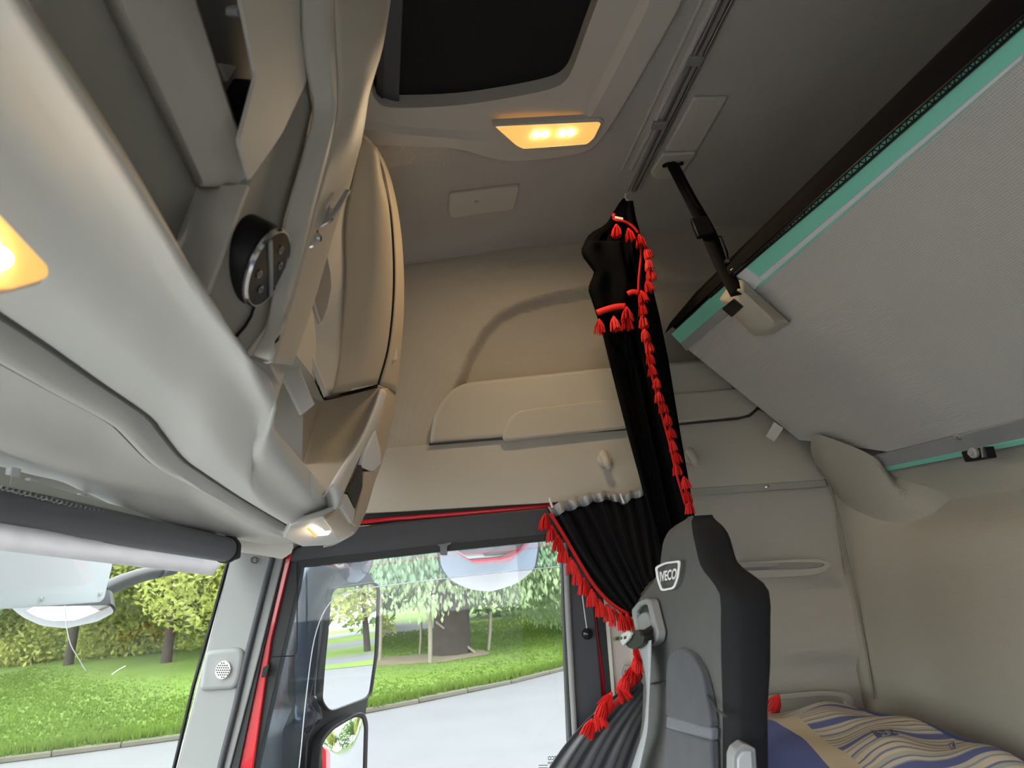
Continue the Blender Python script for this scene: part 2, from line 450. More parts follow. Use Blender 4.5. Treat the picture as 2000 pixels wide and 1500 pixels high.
# ================================================================== ON THE HEADLINER
def cz(n=.0): return V((0, 0, n))
# amber reading lamp beside the hatch
lo = [(966, 247), (1168, 238), (1174, 241), (1160, 270), (1146, 282), (1022, 291), (1008, 284)]
lampo = thing('ceiling_lamp', oC(1070, 265), 'lit amber reading lamp in the ceiling beside the dark hatch', 'lamp')
ring('bezel', [oC(*p, -.026) for p in rounded([(958, 243), (1172, 231), (1181, 238), (1164, 275), (1148, 289), (1018, 298), (1002, 288)], 6)], [oC(*p, -.030) for p in rounded(lo, 5)], (0, 0, .012), PLAS, lampo)
poly('lens', [oC(*p, -.029) for p in rounded(lo, 5)], (0, 0, .004), LENS, lampo)
for q in [(1047, 263), (1064, 262), (1098, 260), (1115, 259)]:
    lathe('led', [(.0075, 0), (.0075, .003), (.004, .006)], oC(*q, -.029), (0, 0, -1), LED, lampo, 14)
L = bpy.data.lights.new('ceiling_lamp_glow', 'AREA'); L.shape = 'RECTANGLE'; L.size = .14; L.size_y = .04; L.energy = .9; L.color = (1, .74, .44)
lo_ = bpy.data.objects.new('ceiling_lamp_glow', L); C.objects.link(lo_); lo_.parent = lampo; lo_.location = (0, 0, -.045)
# small blank cover with a button
cov = thing('ceiling_cover', oC(945, 385), 'small grey blank ceiling cover with a round dot', 'cover')
poly('plate', [oC(*p) for p in rounded([(877, 373), (1016, 356), (1004, 402), (884, 419), (875, 412)], 7)], (0, 0, -.012), PLAS, cov, .004)
lathe('button', [(.0055, 0), (.0055, .002)], oC(930, 393, -.011), (0, 0, -1), PLASD, cov, 16)
# wrinkles of protective film on the headliner
FILM = glass('clear_film', (.995, .995, .995), .25, .0)
rows = []
for i in range(41):
    rows.append([oC(705 + 175 * i / 40, 284 + (50 - 22 * i / 40) * k / 12, -.004 - .003 * (math.sin(i * 1.3 + k * .9) * math.sin(k * .7 + i * .35) + 1)) for k in range(13)])
vs, fs = grid(rows); tag(obj('protective_film', vs, fs, FILM), 'wrinkled clear film left on the headliner beside the locker', 'film')
# curtain rail across the cab
rail = thing('curtain_rail', (.46, .9, zc(.46)), 'grey metal curtain rail running across the headliner', 'curtain rail')
ra, rb = oC(1236, 372, -.006), oC(1446, -40, -.006)
for dx, wd, mt in ((-.010, .006, ALU), (0, .008, GREYT), (.010, .006, ALU)):
    bar('rail_profile', ra + V((dx, 0, 0)), rb + V((dx, -.4, 0)), wd, .012, (1, 0, 0), mt, rail, .001)
for q in [(1288, 245), (1358, 118)]:
    p = oC(*q, -.010); box('rail_clip', p - V((.016, .012, .004)), p + V((.016, .012, .006)), GREYT, rail, .002)
tube('headliner_piping', [oC(1242 + i * 16.5 - 10, 330 - i * 33, -.002) for i in range(12)], .006, FABC, ceil)
tube('headliner_piping', [oC(1215 + i * 15.5, 330 - i * 33, -.000) for i in range(12)], .005, FABC, ceil)
# cover plate and strap anchor
poly1 = poly('ceiling_cover', [oC(*p) for p in rounded([(1354, 185), (1421, 184), (1360, 289), (1296, 291)], 6)], (0, 0, -.010), PLAS, None, .004)
tag(poly1, 'long grey ceiling cover plate between curtain rail and bunk', 'cover')
strap = thing('bunk_strap', oC(1315, 318), 'black bunk strap with buckle hanging from a grey ceiling bracket', 'strap')
poly('anchor_plate', [oC(*p) for p in rounded([(1292, 293), (1360, 289), (1324, 340), (1277, 342), (1268, 330)], 6)], (0, 0, -.014), PLAS, strap, .004)
for q in [(1298, 322), (1330, 318)]: lathe('bolt', [(.006, 0), (.006, .004), (.002, .005)], oC(*q, -.014), (0, 0, -1), BLACKG, strap, 10)
s0, s1, s2, s3 = oC(1311, 318, -.012), V((.55, 1.20, .70)), None, None
def oB(px, py, y): return oY(px, py, y)
sp = [oC(1308, 316, -.012), oY(1345, 385, 1.21), oY(1376, 445, 1.19), oY(1405, 510, 1.155), oY(1442, 576, 1.125)]
def ribbon(name, pts, wid, side, m, par, th=.0025, N=24):
    pts = spline(pts, N); rows = []
    for i, p in enumerate(pts):
        t = (pts[min(i + 1, N - 1)] - pts[max(i - 1, 0)]).normalized(); s = V(side); s = (s - t * s.dot(t)).normalized()
        ww = wid(i / (N - 1)) if callable(wid) else wid
        rows.append([p - s * ww / 2, p, p + s * ww / 2])
    vs, fs = grid(rows); o = obj(name, vs, fs, m, par); solid(o, th, 0); return o
ribbon('webbing', sp, lambda t: .022 + .010 * t, (1, 0, .45), STRAP, strap, .003)
ribbon('webbing', [oC(1318, 316, -.012), oY(1352, 380, 1.21), oY(1392, 450, 1.20), oY(1420, 528, 1.17)], .018, (1, .6, .2), STRAP, strap, .003)
bar('keeper', oY(1365, 427, 1.185), oY(1379, 462, 1.175), .040, .014, (1, 0, .45), BLACK, strap, .003)
bk = thing  # buckle as part
b0 = obj('buckle', *grid([[oY(x_, y_, 1.175 + d_) for (x_, y_) in ((1398, 462), (1408, 462), (1420, 492), (1424, 522), (1414, 524), (1404, 490))] for d_ in (0, .012)], True), BLACKG, strap); solid(b0, .004, 0)
for q in [(1418, 512), (1425, 526)]: lathe('buckle_pin', [(.005, 0), (.005, .006)], oY(*q, 1.14), (0, -1, 0), CHROME, strap, 10)

# ================================================================== THE FOLDED-UP UPPER BUNK
bunk = thing('upper_bunk', (.98, .9, .19), 'tilted upper bunk with grey fabric underside and mint green front edge', 'bunk bed')
BN = V((.947, 0, 1.0)).normalized(); BP = V((.6, 0, .55)); UB = PL(BN, BP)
under = [(1342, 682), (1480, 556), (2000, 112), (2300, -145), (2300, 733), (1735, 883), (1560, 860)]
UE = (UB(2000, 112) - UB(1342, 682)).normalized()            # along the front edge
def UBx(a, b): return UB(a, b) + (UE * .95 if a >= 2300 else V())   # the near end runs on across the cab
up3 = [UBx(*p) for p in under]
poly('underside', up3, BN * .02, FABB, bunk, .002)
FU = V((-1, 0, .947)).normalized()                             # up the slope, towards the front
def be(s, h, d):                                              # bunk edge frame: s along edge from the far corner, h up the slope, d outward (down)
    return UB(1342, 682) + UE * s + FU * h - BN * d
far, near = 0.0, -1.9
e0 = UB(1342, 682); 
def strip_b(name, px0, px1, px2, px3, lift, th, m):
    return poly(name, [UBx(*p) - BN * lift for p in (px0, px1, px2, px3)], BN * th, m, bunk, .001)
# white trim, mint board, mattress: bands parallel to the front edge, stepping back above the plane
strip_b('white_trim', (1476, 561), (1468, 553), (2000, 101), (2000, 112), .004, .01, WHITE)
strip_b('white_trim', (1476, 563), (1428, 524), (1446, 512), (1492, 545), .006, .01, WHITE)
strip_b('mint_board', (1312, 652), (1342, 684), (2300, -148), (2300, -235), .002, .02, MINT)
strip_b('steel_trim', (1330, 669), (1342, 684), (1424, 612), (1412, 598), .004, .008, STEEL)
mt = []
for t in range(26):
    s = min(1, t / 24); sh = UE * .95 if t == 25 else V(); a = V((1302, 648)).lerp(V((2300, -235)), s); b = V((1300, 634)).lerp(V((2300, -346)), s)
    bow = 0
    A = UB(a.x, a.y) + sh; B_ = UB(b.x + 6, b.y - bow) + sh
    mt.append([A + BN * .022, A - BN * .006, A.lerp(B_, .15) - BN * .010, A.lerp(B_, .6) - BN * .004, B_ + BN * .004, B_ + BN * .03, A.lerp(B_, .8) + BN * .13, A - FU * .5 + BN * .13, A - FU * .5 + BN * .024])
vs, fs = grid(mt, True); fs.append(list(range(9))); fs.append(list(range(len(vs) - 9, len(vs)))); obj('mattress', vs, fs, MATT, bunk, auto=60)
# lacing of the mattress cover along the mint board
zz = []
for t in range(0, 131):
    s = .12 + .88 * t / 130
    a = V((1312, 652)).lerp(V((2300, -222)), s); wv = 1.5 + 5 * sst(.12, .4, s); a = a + V((-.66, -.75)) * 6
    q = a + V((-.66, -.75)) * (wv if t % 2 else -wv) * .9
    zz.append(UB(q.x, q.y) - BN * .010)
tube('lacing', zz, .0014, BLACK, bunk, 4)
for k in (-1, 1):
    ln = []
    for t in range(2, 25):
        s = t / 24; a = V((1312, 652)).lerp(V((2300, -222)), s); wv = 1.5 + 5 * sst(.12, .4, s); q = a + V((-.66, -.75)) * (6 + wv * k); ln.append(UB(q.x, q.y) - BN * .009)
    tube('lacing_cord', ln, .0022, BLACK, bunk, 5)
# steel hinge strip with a mint edge at the rear, screws
HS = UB(1708, 890)
strip_b('hinge_strip', (1705, 891), (1725, 914), (2300, 790), (2300, 722), .004, .008, STEEL)
strip_b('mint_edge', (1725, 911), (1731, 918), (2300, 801), (2300, 785), .0055, .012, MINT)
for q in [(1712, 896), (1873, 851)]: lathe('screw', [(.009, 0), (.008, .004), (.003, .006)], UB(*q) - BN * .004, -BN, CHROME, bunk, 14)
hb = thing('bunk_bracket', oX(1902, 888, .97), 'small black hinge bracket with a bolt under the bunk strip', 'bracket')
pane('plate', [(1876, 882), (1922, 872), (1929, 895), (1884, 903)], X(.965), (.02, 0, 0), BLACK, hb, 3, .002)
lathe('bolt', [(.010, 0), (.010, .006), (.005, .007), (.005, .012)], oX(1905, 884, .966), (-1, 0, 0), STEEL, hb, 16)
pane('clip', [(1914, 874), (1917, 873), (1921, 893), (1918, 894)], X(.962), (.004, 0, 0), CHROME, hb)
# beige strap housing with black window
hous = thing('strap_housing', UB(1470, 610), 'beige plastic strap housing with black window on the bunk corner', 'housing')
base = [(1404, 585), (1430, 548), (1450, 546), (1540, 628), (1541, 632), (1508, 654), (1475, 657), (1466, 652)]
top = [(1407, 585), (1437, 560), (1452, 566), (1512, 622), (1520, 634), (1506, 648), (1478, 652), (1469, 648)]
def hl(pix, d, k): 
    c = V((1470, 602)); return [oP(*(c + (V(p) - c) * k), BN, BP - BN * d) for p in rounded(pix, 6, 3)]
lay = [hl(base, 0, 1), hl(base, .010, 1), hl(top, .030, .97), hl(top, .038, .86), hl(top, .040, .4)]
vs, fs = grid(lay, True); n = len(lay[0]); fs.append(list(range(len(vs) - n, len(vs)))); obj('body', vs, fs, BEIGE, hous, auto=60)
pane('black_window', [(1411, 601), (1434, 582), (1454, 597), (1431, 618)], lambda a, b: oP(a, b, BN, BP - BN * .038), -BN * .004, BLACKG, hous, 3, .001)
# care label hanging from the bunk's fabric
lab = pane('care_label', [(1512, 824), (1530, 836), (1512, 863), (1496, 852)], Y(1.50), (0, .001, 0), PAPER); tag(lab, 'white care label hanging from the bunk fabric edge', 'label')
# ================================================================== OVERHEAD CONSOLE ABOVE THE WINDSCREEN
con = thing('overhead_console', (-.35, .6, .2), 'large pale grey overhead storage console above the windscreen', 'overhead console')
H = [(-260, 860, -.64), (-120, 885, -.63), (0, 908, -.62), (60, 924, -.61), (120, 938, -.60), (160, 956, -.59), (280, 1008, -.56), (400, 1036, -.53), (468, 1052, -.50), (540, 1066, -.44), (600, 1070, -.38), (636, 1062, -.34)]
B1 = [(-260, 560, -.42), (-120, 638, -.42), (0, 704, -.42), (100, 760, -.42), (216, 824, -.42), (248, 852, -.42), (300, 904, -.415), (360, 938, -.40), (440, 982, -.38), (520, 1026, -.36), (590, 1056, -.345)]
B2 = [(-260, 430, -.375), (-120, 520, -.375), (0, 602, -.375), (100, 670, -.375), (200, 742, -.375), (296, 810, -.375), (322, 842, -.375), (362, 892, -.37), (402, 922, -.36), (480, 974, -.345), (560, 1022, -.33), (588, 1038, -.325)]
L2 = [(-150, -160, -.235), (-40, 0, -.235), (50, 130, -.235), (140, 262, -.235), (245, 420, -.235), (320, 535, -.235), (385, 628, -.235), (440, 706, -.235), (480, 770, -.24), (500, 820, -.25), (500, 850, -.262), (486, 886, -.285), (498, 914, -.29), (560, 967, -.285), (600, 1000, -.28), (630, 1010, -.275)]
h3, b13, b23 = toXs(H), toXs(B1), toXs(B2)
b13b = toXs([(a + 4, b - 8, c - .020) for a, b, c in B1]); b23b = toXs([(a + 5, b - 9, c - .022) for a, b, c in B2])
l23 = toXs(L2)
N_ = 60
hs_, bs_ = spline(h3, N_), spline(b13b, N_)
fold = spline(toXs([(-260, 780, -.545), (-120, 830, -.54), (0, 868, -.535), (120, 912, -.53), (240, 938, -.51), (360, 955, -.47), (420, 985, -.44), (500, 1030, -.41), (590, 1062, -.36)]), N_)
loft('header_panel', [h3, [a.lerp(b, .5) + V((0, 0, .006)) for a, b in zip(hs_, fold)], fold, [a.lerp(b, .5) + V((0, 0, .012 * math.sin(math.pi * k / (N_ - 1)))) for k, (a, b) in enumerate(zip(fold, bs_))], bs_], PLASL, con, N_, 5)
loft('band', [b13b, b13, [a.lerp(b, .5) + V((.003, 0, -.004)) for a, b in zip(spline(b13, 40), spline(b23b, 40))], b23b], PLASL, con, N_, 4)
loft('underside_edge', [b23b, b23], PLASL, con, N_, 3)
GROOVE_SHADE = mat('groove_shade', (.10, .095, .09), .9)  # dark tubes along both band edges stand in for the groove shade
tube('gap_and_shade_line', [p + V((-.006, 0, .001)) for p in spline(b23, 60)], (lambda t: .0062 - .0045 * t), GROOVE_SHADE, con, 6)
tube('gap_and_shade_line', [p + V((-.004, 0, .0025)) for p in spline(b13, 60)], (lambda t: .0040 - .0030 * t), GROOVE_SHADE, con, 6)
# rear face plane
RA, RB, RC = oY(52, 0, .28), oY(460, 660, .565), oY(700, 230, .70)
RN = (RB - RA).cross(RC - RA).normalized()
if RN.x < 0: RN = -RN
def RP(a, b, d=0.0): return oP(a, b, RN, RA - RN * d)
L3 = [(-105, -230), (43, 0), (135, 135), (246, 311), (348, 486), (400, 568), (430, 612), (460, 660), (490, 700), (524, 730), (538, 780), (533, 815), (536, 838), (560, 868), (600, 915), (634, 957)]
XS3 = {9: -.205, 10: -.21, 11: -.225, 12: -.235, 13: -.245, 14: -.25, 15: -.25}
l33 = [oX(*p, XS3[i]) if i in XS3 else RP(*p) for i, p in enumerate(L3)]
la = cat(l23, N_); lb3 = cat(l33, N_); ls_ = spline(b23, N_)
# bring the long front edge into step with the rim
midu = [a.lerp(b, .5) + V((.003, 0, -.016)) for a, b in zip(ls_, la)]
midr = [p.lerp(q, .5) + V((.010 if k < 38 else .006, 0, -.008)) for k, (p, q) in enumerate(zip(la, lb3))]
loft('underside', [ls_, midu, la, midr, lb3], PLASL, con, N_, 6, idx=True, auto=180)
# open slot: back panel, end wall, divider
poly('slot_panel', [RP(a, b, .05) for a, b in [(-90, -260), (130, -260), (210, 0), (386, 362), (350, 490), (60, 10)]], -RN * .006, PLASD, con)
pl = [RP(384, 362, .05), RP(484, 360), RP(404, 572), RP(346, 484), RP(340, 480, .05)]
poly('slot_end_wall', pl, V((0, .006, 0)), PLAS, con, .001)
rib = [[RP(a, b, d) for a, b, d in r] for r in ([(150, -200, .05), (185, -160, .03), (255, -160, .028), (320, -160, .024), (330, -200, .05)], [(206, 0, .05), (238, 0, .03), (290, 0, .028), (374, 0, .022), (380, 0, .05)], [(380, 352, .05), (396, 350, .03), (440, 352, .024), (488, 350, .010), (492, 345, .05)], [(384, 362, .05), (398, 362, .03), (440, 364, .026), (480, 362, .012), (486, 350, .05)])]
vs, fs = grid(rib); o = obj('divider', vs, fs, PLAS, con); solid(o, .004, 0)
# second opening: backing, frame, clip, cable
poly('bay_back', [RP(a, b, .09) for a, b in [(300, -260), (600, -260), (600, 200), (440, 330), (330, 120)]], -RN * .004, GREYT, con)
for nm, fpts in (('bay_frame', [(468, -250), (584, -250), (588, 60), (600, 160), (552, 262), (488, 356), (466, 276), (484, 210), (500, 148), (486, 80), (470, 0)]),):
    poly(nm, [RP(a, b, -.004) for a, b in rounded(fpts, 8)], -RN * .004, PLAS, con, .003)
poly('frame_lip', [RP(a, b, .004) for a, b in [(468, -10), (482, 0), (508, 146), (496, 150)]], -RN * .003, PLASL, con, .001)
poly('clip', [RP(a, b, .05) for a, b in rounded([(440, 14), (458, 8), (468, 24), (452, 38), (440, 30)], 4)], RN * .012, WHITE, con, .003)
poly('clip', [RP(a, b, .05) for a, b in [(414, 122), (450, 128), (430, 160)]], RN * .008, PLAS, con, .002)
poly('black_connector', [RP(a, b, .06) for a, b in rounded([(440, 180), (456, 152), (478, 156), (486, 190), (468, 268), (452, 232)], 5)], RN * .02, BLACK, con, .004)
# strip that carries the round control
strip_ = [(600, 150), (612, 210), (592, 300), (556, 430), (536, 560), (520, 640), (482, 692), (455, 656), (402, 566), (488, 352), (545, 262)]
poly('control_strip', [RP(a, b, .006) for a, b in strip_], -RN * .02, mat('control_strip_plastic', (.36, .34, .30), .6, bump=.2, bscale=900), con, .002)
tube('gap_and_shade_line', [RP(a, b, .003) for a, b in [(496, 600), (490, 618), (478, 638), (462, 656)]], .0016, BLACK, con, 6)
# rounded outer rim and the face that returns to the cab roof
r1 = [(586, -260), (588, 60), (602, 160), (612, 210), (592, 300), (556, 430), (536, 560), (522, 640), (494, 694)]
r2 = [(646, -260), (650, 0), (657, 172), (650, 250), (612, 400), (584, 510), (560, 600), (542, 660), (528, 708)]
r3 = [(800, -260), (756, 0), (742, 80), (714, 170), (705, 230), (690, 300), (642, 455), (600, 600), (560, 712)]
r1_ = [RP(*p) for p in r1]; r2_ = [RP(*p, -.016) for p in r2]
r3d = [.62, .60, .62, .64, .66, .69, .78, .88, .92]
r3_ = [oY(p[0], p[1], d * 1.02) for p, d in zip(r3, r3d)]
loft('outer_rim', [r1_, [a.lerp(b, .5) + RN * .008 for a, b in zip(spline(r1_, 40), spline(r2_, 40))], r2_], PLAS, con, 50, 5)
RIMT = mat('outer_face_plastic', (.54, .475, .39), .5, bump=.2, bscale=900)
loft('outer_face', [r2_, [a.lerp(b, .5) + RN * .012 for a, b in zip(spline(r2_, 40), spline(r3_, 40))], r3_, [p + V((-.06, .02, .01)) for p in r3_]], RIMT, con, 50, 6)
# connecting lower corner to the tray
poly('tray_corner', [r2_[-1], r3_[-1], oX(550, 750, -.21), oX(540, 785, -.215), l33[10], l33[9], l33[8], r1_[-1]], V((-.004, .004, 0)), PLAS, con)
# chrome bracket on the outer face
latch = thing('hinge_bracket', oY(625, 440, .64), 'small chrome hinge bracket on the console edge', 'bracket')
poly('arm', [oY(*p) for p in [(612, 428, .65), (640, 402, .65), (654, 408, .645), (650, 430, .645), (622, 445, .645)]], (0, .004, 0), CHROME, latch, .001)
bar('strut', oY(648, 424, .645), oY(680, 372, .66), .006, .004, (1, 0, 0), STEEL, latch, .001)
bar('strut', oY(640, 410, .648), oY(655, 366, .66), .004, .004, (1, 0, 0), STEEL, latch, .001)
for q in [(610, 452), (617, 465)]: lathe('screw', [(.006, 0), (.006, .003), (.003, .006)], oY(*q, .64), RN, CHROME, latch, 12)
bar('pin', oY(598, 458, .63), oY(608, 482, .63), .004, .004, (1, 0, 0), CHROME, latch)

# round black control with chrome ring
dial = thing('control_dial', RP(500, 520), 'round black control dial with chrome ring and split face', 'control')
vd = ray(515, 525).normalized(); ed_ = right * .916 + down * .40; ed_ = (ed_ - vd * ed_.dot(vd)).normalized()
ax = ed_ * math.sqrt(1 - .36 ** 2) - vd * .36
dtop = RP(506, 524) + RN * .012; R0 = 84 / F * dtop.dot(fwd) * .98
dc = dtop - ax * .038
lathe('housing', [(R0 * .97, .000), (R0 * 1.04, .003), (R0 * 1.02, .028), (R0 * .98, .031), (R0 * .9, .032)], dc, ax, BLACK, dial, 48)
dc = dc + ax * .003
lathe('chrome_ring', [(R0 * .99, .0295), (R0 * 1.0, .032), (R0 * .96, .0345), (R0 * .92, .034), (R0 * .915, .031)], dc, ax, CHROME, dial, 48)
lathe('face', [(R0 * .915, .031), (R0 * .91, .0335), (R0 * .2, .0345)], dc, ax, BLACKG, dial, 40)
fu = (V((0, 1, 0)) - ax * ax.y).normalized(); fv = ax.cross(fu); fc = dc + ax * .0352
bd = (RP(537, 552) - RP(517, 494)).normalized(); bd = (bd - ax * bd.dot(ax)).normalized()
bar('divider_bar', fc - bd * R0 * .9, fc + bd * R0 * .9, .0045, .002, ax.cross(bd), STEEL, dial)
sd_ = ax.cross(bd)
ICON = mat('icon_print', (.35, .35, .36), .5)
for (u, v) in ((.45, .25), (.48, -.25), (-.45, .28), (-.48, -.25)):
    c_ = fc + sd_ * (R0 * u) + bd * (R0 * v)
    ring('icon', [c_ + (bd * math.cos(t) + sd_ * math.sin(t)) * .0042 for t in [k * .785 for k in range(8)]], [c_ + (bd * math.cos(t) + sd_ * math.sin(t)) * .0026 for t in [k * .785 for k in range(8)]], ax * .0004, ICON, dial)
# amber courtesy lamp in the underside, cut by the frame
cl = thing('courtesy_lamp', oX(10, 510, -.262), 'glowing amber courtesy lamp in the pale console underside', 'lamp')
def U_(a, b, d=0.0): return oX(a, b, -.252 + d)
poly('lens', [U_(*p) for p in rounded([(-130, 340), (-60, 380), (34, 478), (76, 522), (74, 544), (0, 566), (-150, 560)], 12)], (.006, 0, 0), LENS, cl, .002)
ring('bezel', [U_(*p, .002) for p in rounded([(-140, 322), (-55, 365), (44, 470), (88, 522), (84, 554), (0, 576), (-160, 572)], 12)], [U_(*p, .002) for p in rounded([(-130, 340), (-60, 380), (34, 478), (76, 522), (74, 544), (0, 566), (-150, 560)], 12)], (-.012, 0, 0), PLASL, cl, .001)
for q in [(-4, 502), (-34, 470)]: lathe('led', [(.006, 0), (.006, .003), (.003, .005)], U_(*q, .007), (.6, -.3, -.6), LED, cl, 14)

# ---- end locker on the passenger side
loc = thing('overhead_locker', oY(700, 600, 1.3), 'tan overhead locker with curved door in the far front corner', 'locker')
Pl = [(676, 250, .86), (640, 400, .92), (604, 540, 1.0), (578, 648, 1.08), (600, 700, 1.12), (632, 774, 1.17)]
Sl = [(706, 272, .95), (690, 340, .99), (672, 430, 1.04), (674, 540, 1.10), (664, 680, 1.17), (648, 768, 1.20)]
Gl = [(738, 318, 1.02), (757, 400, 1.06), (765, 500, 1.12), (764, 590, 1.18), (754, 680, 1.24), (735, 750, 1.28)]
p3, s3, g3 = toYs(Pl), toYs(Sl), toYs(Gl)
loft('door', [p3, s3], PLAS, loc, 30, 5)
loft('door_front', [s3, [a.lerp(b, .5) + V((.012, -.012, 0)) for a, b in zip(spline(s3, 30), spline(g3, 30))], g3, [p + V((-.01, .03, 0)) for p in g3]], LOCK, loc, 30, 6)
G2 = [(a + 4, b, c + .012) for a, b, c in Gl]
SI = [(700, 268, 1.01), (722, 288, 1.04), (746, 328, 1.08), (762, 372, 1.12), (776, 440, 1.19), (784, 520, 1.26), (785, 610, 1.33), (779, 700, 1.39), (772, 770, 1.42)]
G2 = [(700, 262, .97), (726, 296, 1.0)] + G2[:-1] + [(740, 752, 1.29)]
loft('side_frame', [toYs(G2), [a.lerp(b, .5) + V((.006, -.01, 0)) for a, b in zip(spline(toYs(G2), 30), spline(toYs(SI), 30))], toYs(SI), [p + V((-.05, .1, 0)) for p in toYs(SI)]], LOCK, loc, 40, 5)
tube('door_gap', [p + V((.002, .004, 0)) for p in spline(g3, 30)], .0035, BLACK, loc, 6)
tube('door_gap', [p + V((.0, .002, -.002)) for p in lin(toYs([(583, 656, 1.08), (606, 712, 1.14), (633, 777, 1.17), (680, 766, 1.24), (736, 752, 1.285)]), 24)], .0038, BLACK, loc, 6)
poly('handle', [oY(a, b, .985) for a, b in rounded([(634, 478), (645, 520), (648, 560), (640, 600), (627, 634), (606, 574), (612, 545)], 5)], (-.006, .006, 0), PLAS, loc, .002)
for st in ([(634, 482), (640, 500), (646, 534), (640, 515)], [(607, 572), (611, 574), (628, 630), (623, 634)]):
    poly('handle_highlight', [oY(a, b, .982) for a, b in st], (.0, .004, 0), WHITE, loc)  # white slivers painted in as the highlights on the handle recess
for q in [(776, 610), (772, 690)]:
    poly('frame_plug', [oY(q[0] + a, q[1] + b, 1.30) for a, b in rounded([(-5, -15), (3, -18), (4, 12), (-4, 16)], 3)], (0, .004, 0), PLASL, loc, .001)
# ---- tray below it
tray = thing('console_tray', oY(640, 900, 1.25), 'open beige storage tray below the tan locker', 'tray')
IN = [(592, 628, .95), (566, 680, .95), (545, 745, .95), (535, 805, .95), (545, 852, .97), (592, 905, 1.05), (632, 957, 1.13), (648, 952, 1.16), (704, 862, 1.22), (744, 760, 1.27)]
back_ = [(626, 660, 1.16), (624, 690, 1.17), (626, 725, 1.18), (628, 765, 1.20), (627, 795, 1.21), (616, 835, 1.22), (606, 880, 1.24), (618, 900, 1.26), (668, 845, 1.29), (742, 760, 1.29)]
poly('tray_end', [oY(a, b, 1.29) for a, b in [(560, 700), (632, 770), (746, 755), (720, 860), (660, 965), (615, 975), (540, 880)]], (0, .006, 0), LOCK, tray)
poly('tray_back', [oY(a, b, d) for a, b, d in [(520, 830, 1.10), (530, 720, 1.10), (586, 610, 1.08), (634, 770, 1.285), (622, 800, 1.285), (592, 906, 1.285), (545, 870, 1.12)]], (-.006, 0, 0), LOCK, tray)
poly('locker_edge', [oY(a, b, d) for a, b, d in [(580, 650, 1.07), (588, 640, 1.07), (640, 768, 1.16), (632, 776, 1.16)]], (0, .006, .0), PLASL, tray, .001)
poly('tray_step', [oY(a, b, 1.06) for a, b in [(556, 742), (573, 690), (616, 790), (590, 811)]], (-.02, .02, 0), PLASL, tray, .002)
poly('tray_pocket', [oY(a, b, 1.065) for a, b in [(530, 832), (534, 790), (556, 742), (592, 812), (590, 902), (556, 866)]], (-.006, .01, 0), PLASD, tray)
OUT = [(655, 994, 1.22), (676, 945, 1.25), (700, 892, 1.28), (733, 838, 1.30), (750, 780, 1.31)]
in2 = [(650, 950, 1.16), (676, 908, 1.19), (704, 862, 1.22), (728, 808, 1.25), (744, 760, 1.27)]
o3, i3 = [l23[14], l23[15]] + toYs(OUT), [l33[14], l33[15]] + toYs(in2)
loft('tray_lip', [o3, [a.lerp(b, .5) + V((.006, 0, -.008 + .002 * k)) for k, (a, b) in enumerate(zip(o3, i3))], i3, [p + V((-.02, .03, -.01)) for p in i3]], PLASL, tray, 44, 6, idx=True, auto=180)
# ---- end piece: grip recess, reading light block
endp = thing('console_end', oY(680, 1000, 1.35), 'grey end piece of the console with reading light and grip recess', 'console end')
OU2 = [(630, 1010, 1.18), (655, 994, 1.22), (676, 945, 1.25), (700, 892, 1.28), (733, 838, 1.30), (750, 780, 1.31), (744, 757, 1.28)]
SI2 = [(660, 1052, 1.34), (690, 1042, 1.36), (712, 1004, 1.38), (733, 940, 1.40), (752, 884, 1.42), (768, 800, 1.42), (774, 760, 1.42)]
loft('side_shell', [toYs(OU2), toYs(SI2), [p + V((-.05, .1, -.01)) for p in toYs(SI2)]], LOCK, endp, 40, 6, smooth=False)
def E(a, b, k=0.0): return oP(a, b, EN, EP - EN * k)
e1, e2, e3 = oY(660, 1000, 1.225), oY(733, 842, 1.30), oY(742, 915, 1.39)
EN = (e2 - e1).cross(e3 - e1).normalized()
if EN.y > 0: EN = -EN
EP = e1 + EN * .006
pane('grip_plate', [(734, 839), (744, 880), (745, 905), (728, 922), (706, 912), (718, 874)], E, -EN * .01, WHITE, endp, 5, .002)
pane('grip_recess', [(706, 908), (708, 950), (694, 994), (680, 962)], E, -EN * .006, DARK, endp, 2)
pane('grip_strip', [(712, 922), (738, 918), (720, 985), (698, 1030), (692, 1026), (704, 975)], lambda a, b: E(a, b, .002), -EN * .01, LOCK, endp, 4, .002)
pane('grip_block', [(678, 965), (694, 998), (690, 1024), (668, 992)], E, -EN * .01, PLASL, endp, 2, .002)
rl = [(566, 1026, 1.17), (630, 1009, 1.185), (657, 994, 1.225), (694, 1042, 1.36), (668, 1058, 1.36), (640, 1064, 1.34), (590, 1068, 1.33), (552, 1050, 1.25)]
poly('lamp_block', toYs(rl), (-.004, .012, .012), PLASL, endp, .003)
q0, q1, q2 = toYs(rl[:1] + rl[2:4]); LN = (q1 - q0).cross(q2 - q0).normalized()
if LN.y > 0: LN = -LN
pane('reading_lens', [(606, 1034), (636, 1031), (647, 1036), (641, 1045), (620, 1046)], PL(LN, q0 + LN * .004), -LN * .003, LED and emit('reading_led', (1, .86, .62), 9), endp, 4)
pane('lens_edge', [(599, 1033), (607, 1033), (622, 1047), (615, 1050)], PL(LN, q0 + LN * .0045), -LN * .003, LENS, endp, 2)
# closing shell behind and above so that the console is a solid body
poly('core', [V((-.42, -.7, .30)), V((-.26, -.7, .36)), V((-.22, -.7, .80)), V((-.68, -.7, .78)), V((-.66, -.7, .28))], V((0, 2.2, 0)), PLAS, con)
# ================================================================== SIDE WALL FITTINGS
def WY(d): return Y(W - d)
sw = wall
